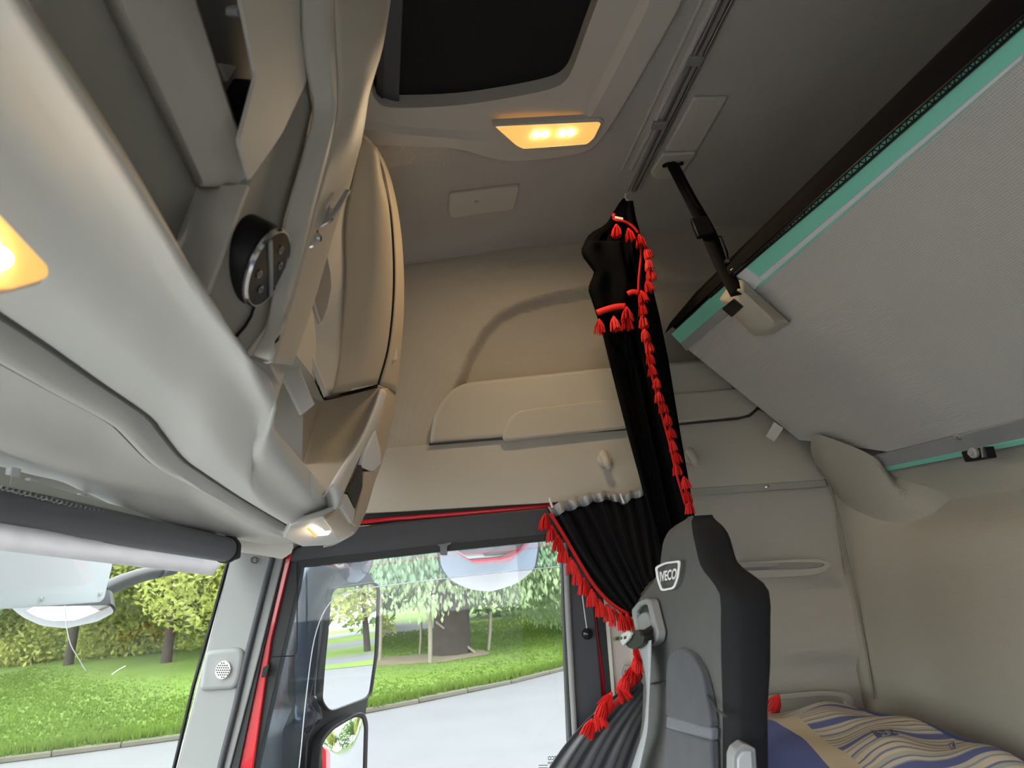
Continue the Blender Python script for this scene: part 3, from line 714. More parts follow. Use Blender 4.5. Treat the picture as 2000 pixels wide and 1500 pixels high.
# moulded pocket panel
pk = [(838, 866), (846, 815), (862, 782), (884, 757), (912, 745), (1190, 716), (1365, 702), (1400, 704), (1440, 760), (1484, 792), (1462, 812), (1440, 815), (1230, 836)]
pocket = thing('storage_pocket', oY(1100, 850, W), 'beige moulded storage pocket on the fabric side wall', 'storage pocket')
pane('pocket_panel', pk, WY(.035), (0, .06, 0), WALLP, pocket, 14, .014, 4)
pane('pocket_front', [(978, 862), (990, 824), (1008, 802), (1040, 796), (1200, 778), (1340, 766), (1460, 755), (1486, 790), (1462, 811), (1230, 835)], WY(.044), (0, .02, 0), WALLP, pocket, 16, .006, 3)
tube('pocket_seam', [oY(*p, W - .030) for p in [(838, 868), (1000, 855), (1225, 838), (1440, 818), (1465, 812), (1482, 797)]], .003, DARK, pocket, 6)
# belt panel above the door
bp_ = [(696, 1003), (756, 874), (838, 868), (1232, 838), (1440, 820), (1482, 800), (1590, 850), (1612, 938), (1440, 955), (1250, 968), (1070, 982), (760, 1000)]
belt = pane('belt_panel', bp_, WY(.022), (0, .04, 0), WALLP, wall, 4, .006, 3)
def coat_hook(px, py, lab):
    c = oY(px, py, W - .022)
    t = thing('coat_hook', c, lab, 'coat hook', 'coat hooks on the side wall')
    lathe('hook_base', [(.020, 0), (.019, .008), (.014, .013), (.004, .014)], c, (0, -1, 0), WALLP, t, 24)
    tube('hook_arm', spline([c + V((-.004, -.008, .016)), c + V((-.004, -.020, .004)), c + V((-.002, -.028, -.012)), c + V((.004, -.024, -.024))], 10), lambda s: .012 - .003 * s, WALLP, t, 10)
coat_hook(1181, 899, 'beige coat hook left of the long black curtain')
coat_hook(1349, 893, 'beige coat hook half hidden right of the long black curtain')
# grab handle recess
gh = thing('grab_handle', oY(1540, 1105, W), 'beige recessed grab handle on the rear side wall behind the seat', 'grab handle')
gpx = [(1400, 1102), (1470, 1097), (1560, 1092), (1600, 1092), (1622, 1098), (1624, 1106), (1608, 1118), (1580, 1124), (1420, 1132)]
gp = rounded(gpx, 10)
outer = [oY(*p, W - .030) for p in gp]; cpx = V((1510, 1111))
inner = [oY(cpx.x + (p[0] - cpx.x) * .90, 1106 + (p[1] - 1111) * .42, W - .032) for p in gp]
ring('handle_rim', outer, inner, (0, .012, 0), WALLP, gh, .003)
poly('handle_recess', [p + V((0, .016, 0)) for p in inner], (0, .004, 0), PLASD, gh)
bar('grip', oY(1420, 1106, W - .022), oY(1520, 1102, W - .022), .012, .008, (0, 0, 1), PLASD, gh, .002)
# lower pocket frame near the pillow
lp = thing('bunk_pocket', oY(1600, 1380, W), 'beige pocket rim on the side wall above the pillow', 'wall pocket')
gp = rounded([(1470, 1362), (1600, 1350), (1650, 1352), (1668, 1362), (1670, 1400), (1480, 1430)], 12)
outer = [oY(*p, W - .030) for p in gp]; inner = [oY(1590 + (p[0] - 1582) * .72, 1385 + (p[1] - 1385) * .72, W - .030) for p in gp]
ring('pocket_rim', outer, inner, (0, .012, 0), WALLP, lp, .003)
poly('pocket_back', [p + V((0, .010, 0)) for p in inner], (0, .004, 0), WALLP, lp)

# ================================================================== DOOR, PILLAR, GLASS
door = struct(thing('door_1', oY(850, 1300, W), '', '')); 
for k in ('label', 'category'):
    del door[k]
def DY(d): return Y(W - d)
# window frame: top rail, rear post, front post, red reveal
pane('top_rail', [(560, 1092), (572, 1070), (690, 1030), (780, 1018), (1075, 990), (1140, 984), (1150, 1046), (1100, 1050), (870, 1074), (588, 1106)], DY(.015), (0, .05, 0), FRAME, door, 6, .006, 3)
pane('rail_lip', [(572, 1096), (860, 1064), (1104, 1040), (1104, 1053), (868, 1077), (586, 1109)], DY(.022), (0, .02, 0), RUBBER, door, 2, .003)
pane('header_seal', [(640, 1030), (718, 1004), (1070, 982), (1145, 976), (1145, 996), (1070, 999), (710, 1025)], DY(.004), (0, .03, 0), RUBBER, door, 2, .003)
tube('red_reveal', [oY(*p, W - .010) for p in [(690, 1022), (760, 1014), (900, 1003), (1072, 988), (1150, 982)]], (lambda t: .0058), RED, door, 8)
pane('rear_post', [(1098, 1046), (1146, 1040), (1160, 1180), (1172, 1300), (1182, 1420), (1190, 1620), (1122, 1620), (1112, 1450), (1104, 1250)], DY(.015), (0, .05, 0), FRAME, door, 5, .006, 3)
tube('glass_run', [oY(*p, W - .020) for p in [(1104, 1060), (1110, 1200), (1118, 1350), (1126, 1480), (1136, 1640)]], .0075, GREYT, door, 8)
tube('glass_seal', [oY(*p, W - .012) for p in [(1100, 1060), (1104, 1200), (1110, 1350), (1117, 1480), (1126, 1640)]], .005, RUBBER, door, 8)
pane('red_jamb', [(1146, 1100), (1156, 1100), (1172, 1230), (1184, 1330), (1200, 1600), (1184, 1600), (1170, 1380)], DY(-.004), (0, .03, 0), RED, door, 3, .004)
pane('jamb_seal', [(1154, 1080), (1170, 1080), (1184, 1230), (1200, 1370), (1215, 1600), (1198, 1600), (1182, 1330), (1168, 1230)], DY(.004), (0, .03, 0), RUBBER, door, 3, .006)
pane('jamb_trim', [(1172, 1080), (1180, 1080), (1202, 1370), (1216, 1600), (1212, 1600), (1196, 1370)], DY(.006), (0, .03, 0), mat('jamb_edge', (.6, .58, .50), .6), door)
pane('b_pillar_trim', [(1176, 1080), (1300, 1070), (1330, 1600), (1214, 1600), (1196, 1370)], DY(-.002), (0, .03, 0), mat('pillar_beige', (.52, .46, .41), .6), wall, 4, .004)
# front post with the red strip
pane('front_post', [(566, 1082), (588, 1106), (580, 1150), (500, 1500), (480, 1600), (450, 1600), (470, 1500)], DY(.006), (0, .04, 0), RUBBER, door, 4, .005)
pane('red_strip', [(556, 1072), (572, 1076), (530, 1250), (494, 1500), (480, 1600), (440, 1600), (462, 1500), (510, 1270)], DY(.016), (0, .03, 0), RED, door, 4, .006, 3)
pane('card_below', [(380, 1600), (1240, 1600), (1240, 2400), (300, 2400)], DY(.02), (0, .06, 0), PLASD, door)
# small wire loop and cap on the front post
wl_ = thing('wire_loop', oY(560, 1280, W), 'thin black wire loop on the front corner of the side window', 'wire')
tube('wire', [oY(*p, W - .03) for p in [(580, 1098), (580.5, 1180), (580, 1272), (576, 1281), (528, 1283)]], .0015, BLACK, wl_, 6)
pane('cap', [(514, 1304), (526, 1296), (520, 1322), (510, 1324)], DY(.03), (0, .012, 0), BLACK, wl_, 2, .002)
# clip on the top rail
clip = pane('blind_clip', [(852, 1064), (884, 1058), (880, 1064), (874, 1066), (873, 1084), (860, 1084), (859, 1068)], DY(.028), (0, .02, 0), BLACKG, None, 2, .002)
tag(clip, 'small black clip on the top of the side window frame', 'clip')
# glass
gp = [(560, 1098), (1110, 1040), (1140, 1700), (420, 1700)]
struct(pane('window_2', gp, Y(W + .015), (0, .004, 0), GLASS))
# etched marks on the glass (read from outside)
mk = thing('glass_marking', oY(1082, 1490, W + .012), 'small etched maker marking in the lower corner of the side window', 'marking')
GQ = lambda a, b: oY(a, b, W + .0135)
text_mesh('IVECO', 'maker_name', (GQ(1070, 1477), GQ(1093, 1476), GQ(1093, 1484), GQ(1070, 1485)), INK, mk, True)
for k, (a, b, w_) in enumerate([(1070, 1490, 26), (1052, 1497, 12), (1064, 1497, 6), (1074, 1496, 14), (1090, 1496, 6)]):
    if k == 0:
        for j in range(9): pane('print_line', [(a + j * 3, b - j * .2 - 2), (a + j * 3 + 2, b - j * .2 - 2), (a + j * 3 + 2, b - j * .2 + 2), (a + j * 3, b - j * .2 + 2)], GQ, (0, -.0002, 0), INK, mk)
    else:
        pane('print_block', [(a, b - 3), (a + w_, b - 3), (a + w_, b - 1.5), (a, b - 1.5)], GQ, (0, -.0002, 0), INK, mk); pane('print_block', [(a, b + 2), (a + w_, b + 2), (a + w_, b + 3.5), (a, b + 3.5)], GQ, (0, -.0002, 0), INK, mk)
# gas strut with black ball on the rear post
st = thing('door_stay', oY(1146, 1240, W), 'thin steel rod with black ball end on the rear door post', 'rod')
tube('rod', [oY(1136, 1150, W - .03), oY(1141, 1190, W - .03), oY(1148, 1240, W - .03)], .0018, STEEL, st, 8)
lathe('ball_end', [(.004, -.012), (.011, -.008), (.0135, 0), (.011, .008), (.004, .012)], oY(1147, 1238, W - .03), (0, -1, 0), BLACKG, st, 18)
# ring hook on the pillar
rg = thing('ring_hook', oY(1222, 1316, W - .02), 'small metal ring hook on the beige door pillar', 'hook')
c = oY(1224, 1316, W - .03)
tube('ring', [c + V((math.cos(t) * .013, -.004, math.sin(t) * .020)) for t in [k * 2 * math.pi / 20 for k in range(21)]], .0022, STEEL, rg, 6)
tube('hook', [c + V((.0, .01, .004)), c + V((.004, -.006, -.006)), c + V((.012, -.010, -.020)), c + V((.02, -.004, -.024))], .004, mat('bronze', (.25, .22, .19), .4, metal=.6), rg, 8)

# A pillar
ap = struct(pane('trim_1', [(452, 1082), (470, 1066), (548, 1078), (556, 1086), (505, 1290), (450, 1500), (430, 1600), (320, 1600), (346, 1500), (400, 1290)], Y(W - .03), (-.02, .05, 0), GREYT, None, 6, .012, 3))
pane('pillar_cap', [(455, 1052), (548, 1058), (574, 1062), (570, 1080), (552, 1092), (520, 1086), (466, 1078)], Y(W - .045), (-.02, .06, 0), PLAS, ap, 3, .006)
pane('pillar_seal', [(546, 1082), (560, 1074), (516, 1262), (466, 1500), (446, 1600), (426, 1600), (446, 1500), (500, 1290)], Y(W - .024), (0, .03, 0), RUBBER, ap, 3, .005)
tube('seal_bead', [oY(*p, W - .034) for p in [(533, 1084), (498, 1220), (478, 1300), (460, 1380), (432, 1490), (410, 1600)]], .007, FRAME, ap, 8)
pane('speaker_bulge', [(400, 1270), (466, 1264), (478, 1276), (468, 1330), (458, 1348), (386, 1352), (394, 1300)], Y(W - .040), (0, .03, 0), GREYT, ap, 14, .010, 4)
gc = V((435, 1309)); gpx = [(gc.x + math.cos(t) * 15 - math.sin(t) * 3, gc.y + math.sin(t) * 18) for t in [k * 2 * math.pi / 24 for k in range(24)]]
gr = pane('speaker_grille', gpx, Y(W - .046), (0, .008, 0), PLASL, ap, 0, .001)
for i in range(-3, 4):
    for j in range(-3, 4):
        u, v = i * 4.2 + (j % 2) * 2.1, j * 4.6
        if (u / 13) ** 2 + (v / 15.5) ** 2 < 1:
            pane('grille_hole', [(gc.x + u + math.cos(t) * 1.5, gc.y + v + math.sin(t) * 1.5) for t in [k * 1.047 for k in range(6)]], Y(W - .0465), (0, .001, 0), BLACK, gr)
ring('screw_cap', [oY(497 + math.cos(t) * 7, 1094 + math.sin(t) * 7, W - .033) for t in [k * .524 for k in range(12)]], [oY(497 + math.cos(t) * 5, 1094 + math.sin(t) * 5, W - .033) for t in [k * .524 for k in range(12)]], (0, -.003, 0), DARK, ap)
# windscreen
t3 = [V((-.66, -.72, .20)), V((-.67, .2, .19)), oX(-100, 905, -.665), oX(100, 960, -.65), oX(300, 1035, -.60), oY(452, 1086, W - .02)]
b3 = [V((-1.02, -.72, -.62)), V((-1.03, .3, -.62)), V((-1.02, .8, -.62)), V((-.96, 1.1, -.62)), V((-.86, 1.4, -.62)), oY(295, 1660, W - .02)]
ws = loft('window_1', [t3, b3], WSG, None, 30, 2, .004); struct(ws)
for o_ in (ws,): pass
tube('frit_edge', [oY(*p, W - .028) for p in [(449, 1084), (412, 1220), (378, 1340), (340, 1500), (315, 1600)]], .0045, BLACK, ap, 6)
# crack-like thread on the windscreen
fil = thing('white_thread', oX(150, 1250, -.7), 'thin white thread lying against the windscreen', 'thread')
tube('strand', spline([oX(*p, -.70) for p in [(127, 1183), (130, 1222), (138, 1258), (153, 1285), (168, 1310)]], 20), .0009, WHITE, fil, 5)
tube('strand', [oX(219, 1317, -.70), oX(232, 1308, -.70), oX(245, 1301, -.70)], .0011, WHITE, fil, 5)
# header frame behind the blind
hf = loft('trim_2', [toXs([(a, b - 45, c - .02) for a, b, c in H[:9]]), toXs([(a, b + (62 - 42 * k / 8), c - .035) for k, (a, b, c) in enumerate(H[:9])])], mat('header_frame', (.42, .44, .40), .6), None, 30, 2); struct(hf)
# roller blind
rb_ = thing('windscreen_blind', oX(200, 1020, -.6), 'rolled grey windscreen blind with a pale hanging hem', 'roller blind')
A = oX(0, 988, -.60); B = oY(440, 1073, 1.44)
A2 = A + (A - B).normalized() * 1.2
tube('roll', [A2.lerp(B, t / 20) for t in range(21)], .0265, BLIND, rb_, 28)
lathe('end_cap', [(.024, -.004), (.029, 0), (.029, .010), (.024, .014)], B, (B - A), BLACK, rb_, 24)
pane('end_bracket', [(420, 1046), (456, 1048), (466, 1062), (464, 1090), (440, 1098), (452, 1070)], Y(1.46), (0, .02, 0), BLACK, rb_, 5, .003)
hm = []
for k in range(41):
    t = k / 40; a = V((-300, 975)).lerp(V((440, 1090)), t); b = V((-300, 1040)).lerp(V((414, 1124)), t)
    w1 = .003 * math.sin(k * 1.7)
    xx_ = -.63 + .09 * t
    hm.append([oX(a.x, a.y, xx_ + .004), oX((a.x + b.x) / 2, (a.y + b.y) / 2, xx_ + w1), oX(b.x, b.y, xx_ + w1 * .5)])
vs, fs = grid(hm); o = obj('hem', vs, fs, HEM, rb_); solid(o, .002, 0)
r0, r1 = oX(-200, 888, -.605), oX(418, 1050, -.53)
bar('back_rail', r0, r1, .020, .006, (0, 0, 1), mat('pale_rail', (.5, .53, .45), .5), rb_, .001)
tube('spring', [r0.lerp(r1, k / 240) + V((.016, 0, -.012 + .003 * math.sin(k * 1.9))) + V((.003 * math.cos(k * 1.9), 0, 0)) for k in range(241)], .0011, ALU, rb_, 4)
for q in [(24, 928), (158, 976), (258, 1006), (60, 948)]:
    c = oX(q[0], q[1] + 6, -.590); box('clip', c - V((.004, .010, .012)), c + V((.004, .010, .014)), WHITE, rb_, .002)
# ================================================================== TASSELS (one mesh in three variants, shared by every tassel)
def tassel_mesh(seed):
    rnd = random.Random(seed); vs, fs = [], []
    def strand(p, q, r0, r1):
        b = len(vs); mid = p.lerp(q, .4) + V(((q.x - p.x) * .25, (q.y - p.y) * .25, 0))
        for c, r in ((p, r0), (mid, r0 * .9), (q, r1)):
            for k in range(3): vs.append(c + V((math.cos(k * 2.094), math.sin(k * 2.094), 0)) * r)
        for s in range(2):
            for k in range(3): fs.append([b + s * 3 + k, b + s * 3 + (k + 1) % 3, b + s * 3 + 3 + (k + 1) % 3, b + s * 3 + 3 + k])
    for k in range(38):
        a = rnd.random() * 6.283; rr = math.sqrt(rnd.random())
        strand(V((math.cos(a) * .005 * rr, math.sin(a) * .005 * rr, -.004)), V((math.cos(a) * .0175 * rr, math.sin(a) * .0175 * rr, -.036 - .006 * rnd.random())), .0021, .0013)
    for r_, z_ in ((0, 0),):                                  # knot
        b = len(vs)
        for (rad, z) in ((.001, .003), (.0042, .0), (.0048, -.004), (.0036, -.008)):
            for k in range(8): vs.append(V((math.cos(k * .785) * rad, math.sin(k * .785) * rad, z)))
        for s in range(3):
            for k in range(8): fs.append([b + s * 8 + k, b + s * 8 + (k + 1) % 8, b + s * 8 + 8 + (k + 1) % 8, b + s * 8 + 8 + k])
    me = bpy.data.meshes.new('tassel'); me.from_pydata([tuple(v) for v in vs], [], fs); me.update(); me.materials.append(TASS)
    return me
TM = [tassel_mesh(k) for k in range(3)]
tcount = [0]
def tassel(parent, p, size=1.0, lean=(0, 0)):
    """p: middle of the tassel"""
    o = bpy.data.objects.new('tassel', TM[tcount[0] % 3]); tcount[0] += 1; C.objects.link(o)
    o.parent = parent; o.location = V(p) + V((0, 0, .020 * size)) - worldloc(parent)
    o.rotation_euler = (lean[0] + random.uniform(-.12, .12), lean[1] + random.uniform(-.12, .12), random.uniform(0, 6)); o.scale = (size,) * 3
    return o
def braid(parent, pts, wid, side, N=None):
    return ribbon('braid', pts, wid, side, TASS, parent, .003, N or 4 * len(pts))

# ================================================================== LONG BLACK CURTAIN BETWEEN CAB AND BUNK
pc = thing('privacy_curtain', oY(1290, 1030, 1.36), 'long bundled black curtain edged with red tassels hanging from the ceiling rail', 'curtain')
LE = [(386, 1218), (398, 1208), (425, 1192), (440, 1182), (455, 1152), (470, 1143), (490, 1134), (505, 1140), (520, 1152), (533, 1161), (548, 1154), (565, 1148), (600, 1160), (650, 1176), (700, 1188), (780, 1208), (850, 1226), (930, 1248), (1000, 1266), (1060, 1282), (1300, 1340)]
RE = [(386, 1224), (398, 1234), (410, 1238), (440, 1246), (480, 1256), (520, 1264), (560, 1272), (620, 1286), (700, 1302), (780, 1315), (860, 1328), (940, 1342), (1000, 1352), (1060, 1364), (1300, 1410)]
def yd(py): return 1.30 + .06 * sst(390, 700, py)
rows = []
NR, NC = 90, 33
for i in range(NR):
    py = 386 + (1300 - 386) * (i / (NR - 1)) ** 1.15; l, r = interp(LE, py), interp(RE, py); row = []
    for j in range(NC):
        s = j / (NC - 1)
        amp = .016 * sst(386, 520, py)
        fold = amp * (math.cos(s * 2 * math.pi * 3.0 + .6 + .002 * (py - 600)) + .45 * math.cos(s * 2 * math.pi * 5.3 + 1.1))
        row.append(oY(l + (r - l) * s, py + 10 * math.sin(s * 9) * sst(700, 450, py) * .3, yd(py) + fold))
    rows.append(row)
vs, fs = grid(rows); o = obj('fabric', vs, fs, CURTD, pc, auto=180); solid(o, .004, 1)
# outer turned-back fold carrying the fringe
fr_l = [(390, 1226), (420, 1222), (470, 1240), (560, 1248), (600, 1246), (640, 1240), (700, 1252), (800, 1278), (900, 1302), (1000, 1326), (1100, 1352), (1300, 1400)]
fr_r = [(390, 1236), (420, 1241), (470, 1252), (560, 1271), (600, 1281), (640, 1290), (700, 1301), (800, 1318), (900, 1334), (1000, 1352), (1100, 1374), (1300, 1412)]
rows = []
for i in range(60):
    py = 392 + (1300 - 392) * i / 59; l, r = interp(fr_l, py), interp(fr_r, py)
    rows.append([oY(l + (r - l) * s / 8, py, yd(py) - .028 - .012 * math.sin(math.pi * s / 8)) for s in range(9)])
vs, fs = grid(rows); o = obj('turned_edge', vs, fs, CURTD, pc, auto=180); solid(o, .005, 1)
# short flap with its own fringe
rows = []
for i in range(24):
    py = 470 + i * (150 / 23); l = interp(LE, py) + 2; r = interp([(470, 1215), (560, 1232), (595, 1224), (620, 1222)], py)
    rows.append([oY(l + (r - l) * s / 10, py - (s / 10) * 10 * sst(560, 620, py), yd(py) - .022 - .010 * math.sin(s * .9)) for s in range(11)])
vs, fs = grid(rows); o = obj('flap', vs, fs, CURTD, pc, auto=180); solid(o, .004, 1)
TS = [(1205, 450), (1229, 458), (1250, 470), (1262, 493), (1266, 515), (1269, 537), (1265, 559), (1254, 580), (1255, 603), (1257, 628), (1260, 653), (1267, 676), (1270, 700), (1274, 723), (1284, 748), (1287, 774), (1294, 795), (1304, 819), (1310, 845), (1313, 869), (1320, 893), (1321, 916), (1337, 943), (1341, 968), (1348, 991)]
for k, (a, b) in enumerate(TS):
    y_ = yd(b) - .062
    tassel(pc, oY(a, b, y_), .74 if b < 700 else .66, (0, -.15 if 480 < b < 570 else .0))
for a, b in [(1172, 638), (1200, 632), (1226, 614), (1224, 630)]: tassel(pc, oY(a, b, yd(b) - .048), .85)
side = (1, 0, .3)
braid(pc, [oY(a, b, yd(b) - .046) for a, b in [(1199, 417), (1200, 428), (1220, 433), (1236, 442), (1248, 456)]], .006, (0, 0, 1), 16)
braid(pc, [oY(a, b, yd(b) - .044) for a, b in [(1250, 470), (1252, 500), (1248, 540), (1247, 572), (1250, 600), (1258, 660), (1270, 720), (1290, 800), (1306, 860), (1320, 920), (1340, 990)]], .005, (1, 0, 0), 40)
braid(pc, [oY(a, b, yd(b) - .042) for a, b in [(1166, 611), (1185, 604), (1205, 599), (1222, 598)]], .014, (0, 0, 1), 14)
braid(pc, [oY(a, b, yd(b) - .046) for a, b in [(1226, 574), (1236, 570), (1248, 572)]], .012, (0, 0, 1), 8)
pane('fabric_tag', [(1201, 422), (1217, 425), (1217, 429), (1201, 426)], Y(1.245), (0, .001, 0), PAPER, pc)
hk = [oY(*p, 1.29) for p in [(1222, 378), (1221, 386), (1226, 391), (1230, 397), (1229, 400), (1224, 390), (1216, 402), (1212, 410)]]
tube('hook', spline(hk, 24), .0016, WHITE, pc, 6)
pt = [(1233, 404), (1238, 406), (1235, 411), (1232, 411)]
pane('fabric_corner', [(1216, 388), (1224, 392), (1240, 406), (1236, 412), (1238, 420), (1200, 424), (1204, 406)], Y(1.285), (0, .004, 0), CURTD, pc)

# ================================================================== SIDE WINDOW CURTAIN
wc = thing('window_curtain', oY(1180, 1450, 1.53), 'gathered black side window curtain with red tassels and silver tape', 'curtain')
topl = [(1070, 996), (1085, 985), (1100, 982), (1118, 976), (1135, 972), (1152, 966), (1170, 964), (1190, 962), (1212, 974), (1232, 962), (1256, 956), (1300, 954)]
botl = [(1228, 1212), (1232, 1207), (1236, 1200), (1239, 1192), (1242, 1186), (1245, 1178), (1248, 1170), (1252, 1160), (1258, 1150), (1266, 1140), (1276, 1130), (1300, 1120)]
NR, NC = 40, 89
T = lin([V((a, b, 0)) for a, b in topl], NC); Bt = lin([V((a, b, 0)) for a, b in botl], NC)
rows = []
for i in range(NR):
    t = i / (NR - 1); row = []
    for j in range(NC):
        s = j / (NC - 1); p = T[j].lerp(Bt[j], t)
        bow = 14 * math.sin(math.pi * t) * (1 - s)
        f_ = .020 * (1 - .55 * t) * math.sin(s * 2 * math.pi * 8.5) + .006 * math.sin(s * 40 + t * 5)
        row.append(oY(p.x - bow * .5, p.y + bow * .35 + (6 * abs(math.sin(s * math.pi * 8.5)) - 4) * (1 - sst(0, .25, t)), 1.545 + f_ - .03 * t))
    rows.append(row)
vs, fs = grid(rows); o = obj('upper_fabric', vs, fs, CURT, wc, auto=180); solid(o, .003, 1)
# gathering tape along the top
rows_t = [[p + V((0, -.005, .0)) for p in rows[0]], [p + V((0, -.006, 0)) for p in rows[3]]]
tr = [[rows_t[0][j].lerp(rows_t[1][j], q) + V((0, 0, .002)) for j in range(NC)] for q in (0, .5, 1.05)]
vs, fs = grid(tr); o = obj('gathering_tape', vs, fs, TAPE, wc, auto=180); solid(o, .002, 0)
for q in [(1075, 980), (1214, 972)]:
    p = oY(*q, 1.52); tube('glider', [p + V((-.002, 0, .010)), p, p + V((.004, 0, -.014))], .0028, WHITE, wc, 6)
TW = [(1066, 1020), (1079, 1043), (1091, 1062), (1101, 1084), (1115, 1106), (1128, 1126), (1142, 1146), (1157, 1168), (1172, 1188), (1186, 1198), (1200, 1206), (1214, 1214), (1226, 1216)]
for a, b in TW: tassel(wc, oY(a, b, 1.50), .92)
braid(wc, [oY(a, b, 1.512) for a, b in [(1074, 1002), (1092, 1030), (1112, 1064), (1134, 1102), (1158, 1140), (1182, 1168), (1204, 1186), (1228, 1200)]], .008, (1, 0, .6), 40)
# lower half, spreading from the tie-back
lt = [(1256, 1318), (1254, 1322), (1252, 1328), (1254, 1334), (1258, 1340), (1264, 1346), (1270, 1350), (1290, 1352), (1320, 1350)]
lb = [(1020, 1600), (1050, 1605), (1090, 1610), (1120, 1612), (1150, 1614), (1180, 1616), (1210, 1618), (1260, 1618), (1320, 1618)]
T = lin([V((a, b, 0)) for a, b in lt], 61); Bt = lin([V((a, b, 0)) for a, b in lb], 61); rows = []
for i in range(36):
    t = i / 35; row = []
    for j in range(61):
        s = j / 60; p = T[j].lerp(Bt[j], t); bow = 34 * math.sin(math.pi * t) * (1 - s)
        row.append(oY(p.x - bow * .6, p.y - bow * .55, 1.50 + .020 * math.sin(s * 2 * math.pi * 5.5 + .8) * sst(-.1, .5, t) - .03 * t))
    rows.append(row)
vs, fs = grid(rows); o = obj('lower_fabric', vs, fs, mat('curtain_velour_lit', (.026, .027, .036), .8, sheen=.5, bump=.3, bscale=500), wc, auto=180); solid(o, .003, 1)  # paler bluish velour: daylight on the lower folds put into the colour
for a, b in [(1240, 1276), (1244, 1298), (1239, 1318), (1224, 1336), (1210, 1354), (1196, 1372), (1182, 1388), (1168, 1406), (1158, 1424)]:
    tassel(wc, oY(a, b, 1.47), .92, (0, .55))
braid(wc, [oY(a, b, 1.485) for a, b in [(1248, 1268), (1250, 1296), (1248, 1322), (1232, 1340), (1210, 1366), (1188, 1392), (1168, 1420)]], .010, (1, 0, .6), 30)

# ================================================================== PASSENGER SEAT
seat = thing('passenger_seat', (.38, 1.1, -.75), 'charcoal cloth passenger seat back with white shield logo', 'seat')
def sx(z): return .335 + .10 * (z + .1)
def oS(px, py, d=0.0):                                  # on the seat's front face
    n = V((1, 0, -.10)).normalized(); return oP(px, py, n, V((sx(0), 0, 0)) + n * d)
Lp = [(1318, 1016), (1300, 1024), (1288, 1038), (1283, 1062), (1277, 1105), (1262, 1136), (1242, 1160), (1233, 1180), (1231, 1230), (1244, 1300), (1240, 1400), (1228, 1500), (1205, 1640)]
Mp = [(1336, 1014), (1345, 1022), (1352, 1050), (1364, 1098), (1372, 1114), (1392, 1136), (1410, 1160), (1416, 1190), (1418, 1300), (1420, 1400), (1420, 1500), (1420, 1640)]
Rp = [(1392, 1008), (1404, 1018), (1414, 1036), (1426, 1072), (1440, 1095), (1464, 1114), (1494, 1140), (1505, 1165), (1508, 1200), (1512, 1300), (1508, 1400), (1506, 1500), (1506, 1640)]
tl = sorted([(p.z, p.y) for p in (oS(*q) for q in Lp)]); tm = sorted([(p.z, p.y) for p in (oS(*q) for q in Mp)])
tr_ = sorted([(p.z, p.x) for p in (oY(q[0] - 6, q[1], .93 - .10 * sst(1040, 1180, q[1])) for q in Rp)])
ztop = .056; zb = -.62
rows = []
zs = [ztop - (ztop - zb) * (k / 59) ** 1.25 for k in range(60)]
for z in zs:
    yl, ym, xr = interp(tl, z), interp(tm, z), interp(tr_, z)
    x0 = sx(z); x1 = max(xr, x0 + .05)
    cap = math.sqrt(max(0.0, 1 - (1 - sst(0, .05, ztop - z)) ** 2)) if z > ztop - .05 else 1
    cap = max(cap, .05)
    cy_, cx_ = (yl + ym) / 2, (x0 + x1) / 2 + .01
    hy, hx = (yl - ym) / 2 * (.55 + .45 * cap), (x1 - x0) / 2 * (.35 + .65 * cap) + .008
    row = []
    for k in range(48):
        a = 2 * math.pi * k / 48; ca, sa = math.cos(a), math.sin(a); e = 2 / 4.6
        X_ = cx_ - hx * math.copysign(abs(ca) ** e, ca); Y_ = cy_ + hy * math.copysign(abs(sa) ** e, sa)
        row.append(V((X_, Y_, z)))
    rows.append(row)
vs, fs = grid(rows, True); fs.append(list(range(48))); n = len(vs); fs.append(list(range(n - 48, n)))
sb = obj('backrest', vs, fs, SEATF, seat, auto=60)
sb.data.materials.append(SEATD)
for i, p in enumerate(sb.data.polygons):
    k = i % 48
    if 8 <= k <= 41 and i < 59 * 48: p.material_index = 1
# stitched seams
def seam(pix, r=.0016, d=-.004): return tube('seam', [oS(a, b, d) for a, b in pix], r, THREAD, sb, 5)
# velour insert panels
def sheet(name, pix, m, d):                              # shallow upholstered panel on the front face
    o = pane(name, pix, lambda a, b: oS(a, b, d), V((.012, 0, 0)), m, seat, 0, .003, 2); return o
ins = rounded([(1300, 1320), (1304, 1285), (1318, 1268), (1334, 1267), (1352, 1280), (1368, 1310), (1376, 1340), (1386, 1400), (1388, 1422), (1300, 1398)], 8)
sheet('velour_insert', ins, SEATV, -.008)
sheet('velour_band', [(1301, 1399), (1388, 1422), (1388, 1446), (1300, 1422)], SEATVL, -.0085)
sheet('velour_insert', [(1299, 1423), (1388, 1447), (1392, 1640), (1290, 1640)], SEATV, -.008)
seam([(1268, 1336), (1284, 1334), (1300, 1333)], .0018, -.006)
seam([(1379, 1355), (1400, 1385), (1419, 1400)], .0018, -.006)
# logo
LW = lambda a, b: oS(a, b, -.0068)
so = rounded([(1280, 1107), (1300, 1098), (1330, 1094), (1326, 1128), (1318, 1150), (1292, 1155), (1284, 1132)], 6, 3)
lc = V((1305, 1125)); si = [(lc.x + (a - lc.x) * .84, lc.y + (b - lc.y) * .86) for a, b in so]
ring('logo_shield', [LW(*p) for p in so], [LW(*p) for p in si], V((-.0012, 0, 0)), LOGOW, seat)
text_mesh('IVECO', 'logo_text', (LW(1289, 1117), LW(1324, 1109), LW(1321, 1131), LW(1291, 1136)), LOGOW, seat, False, V((-.001, 0, 0)))
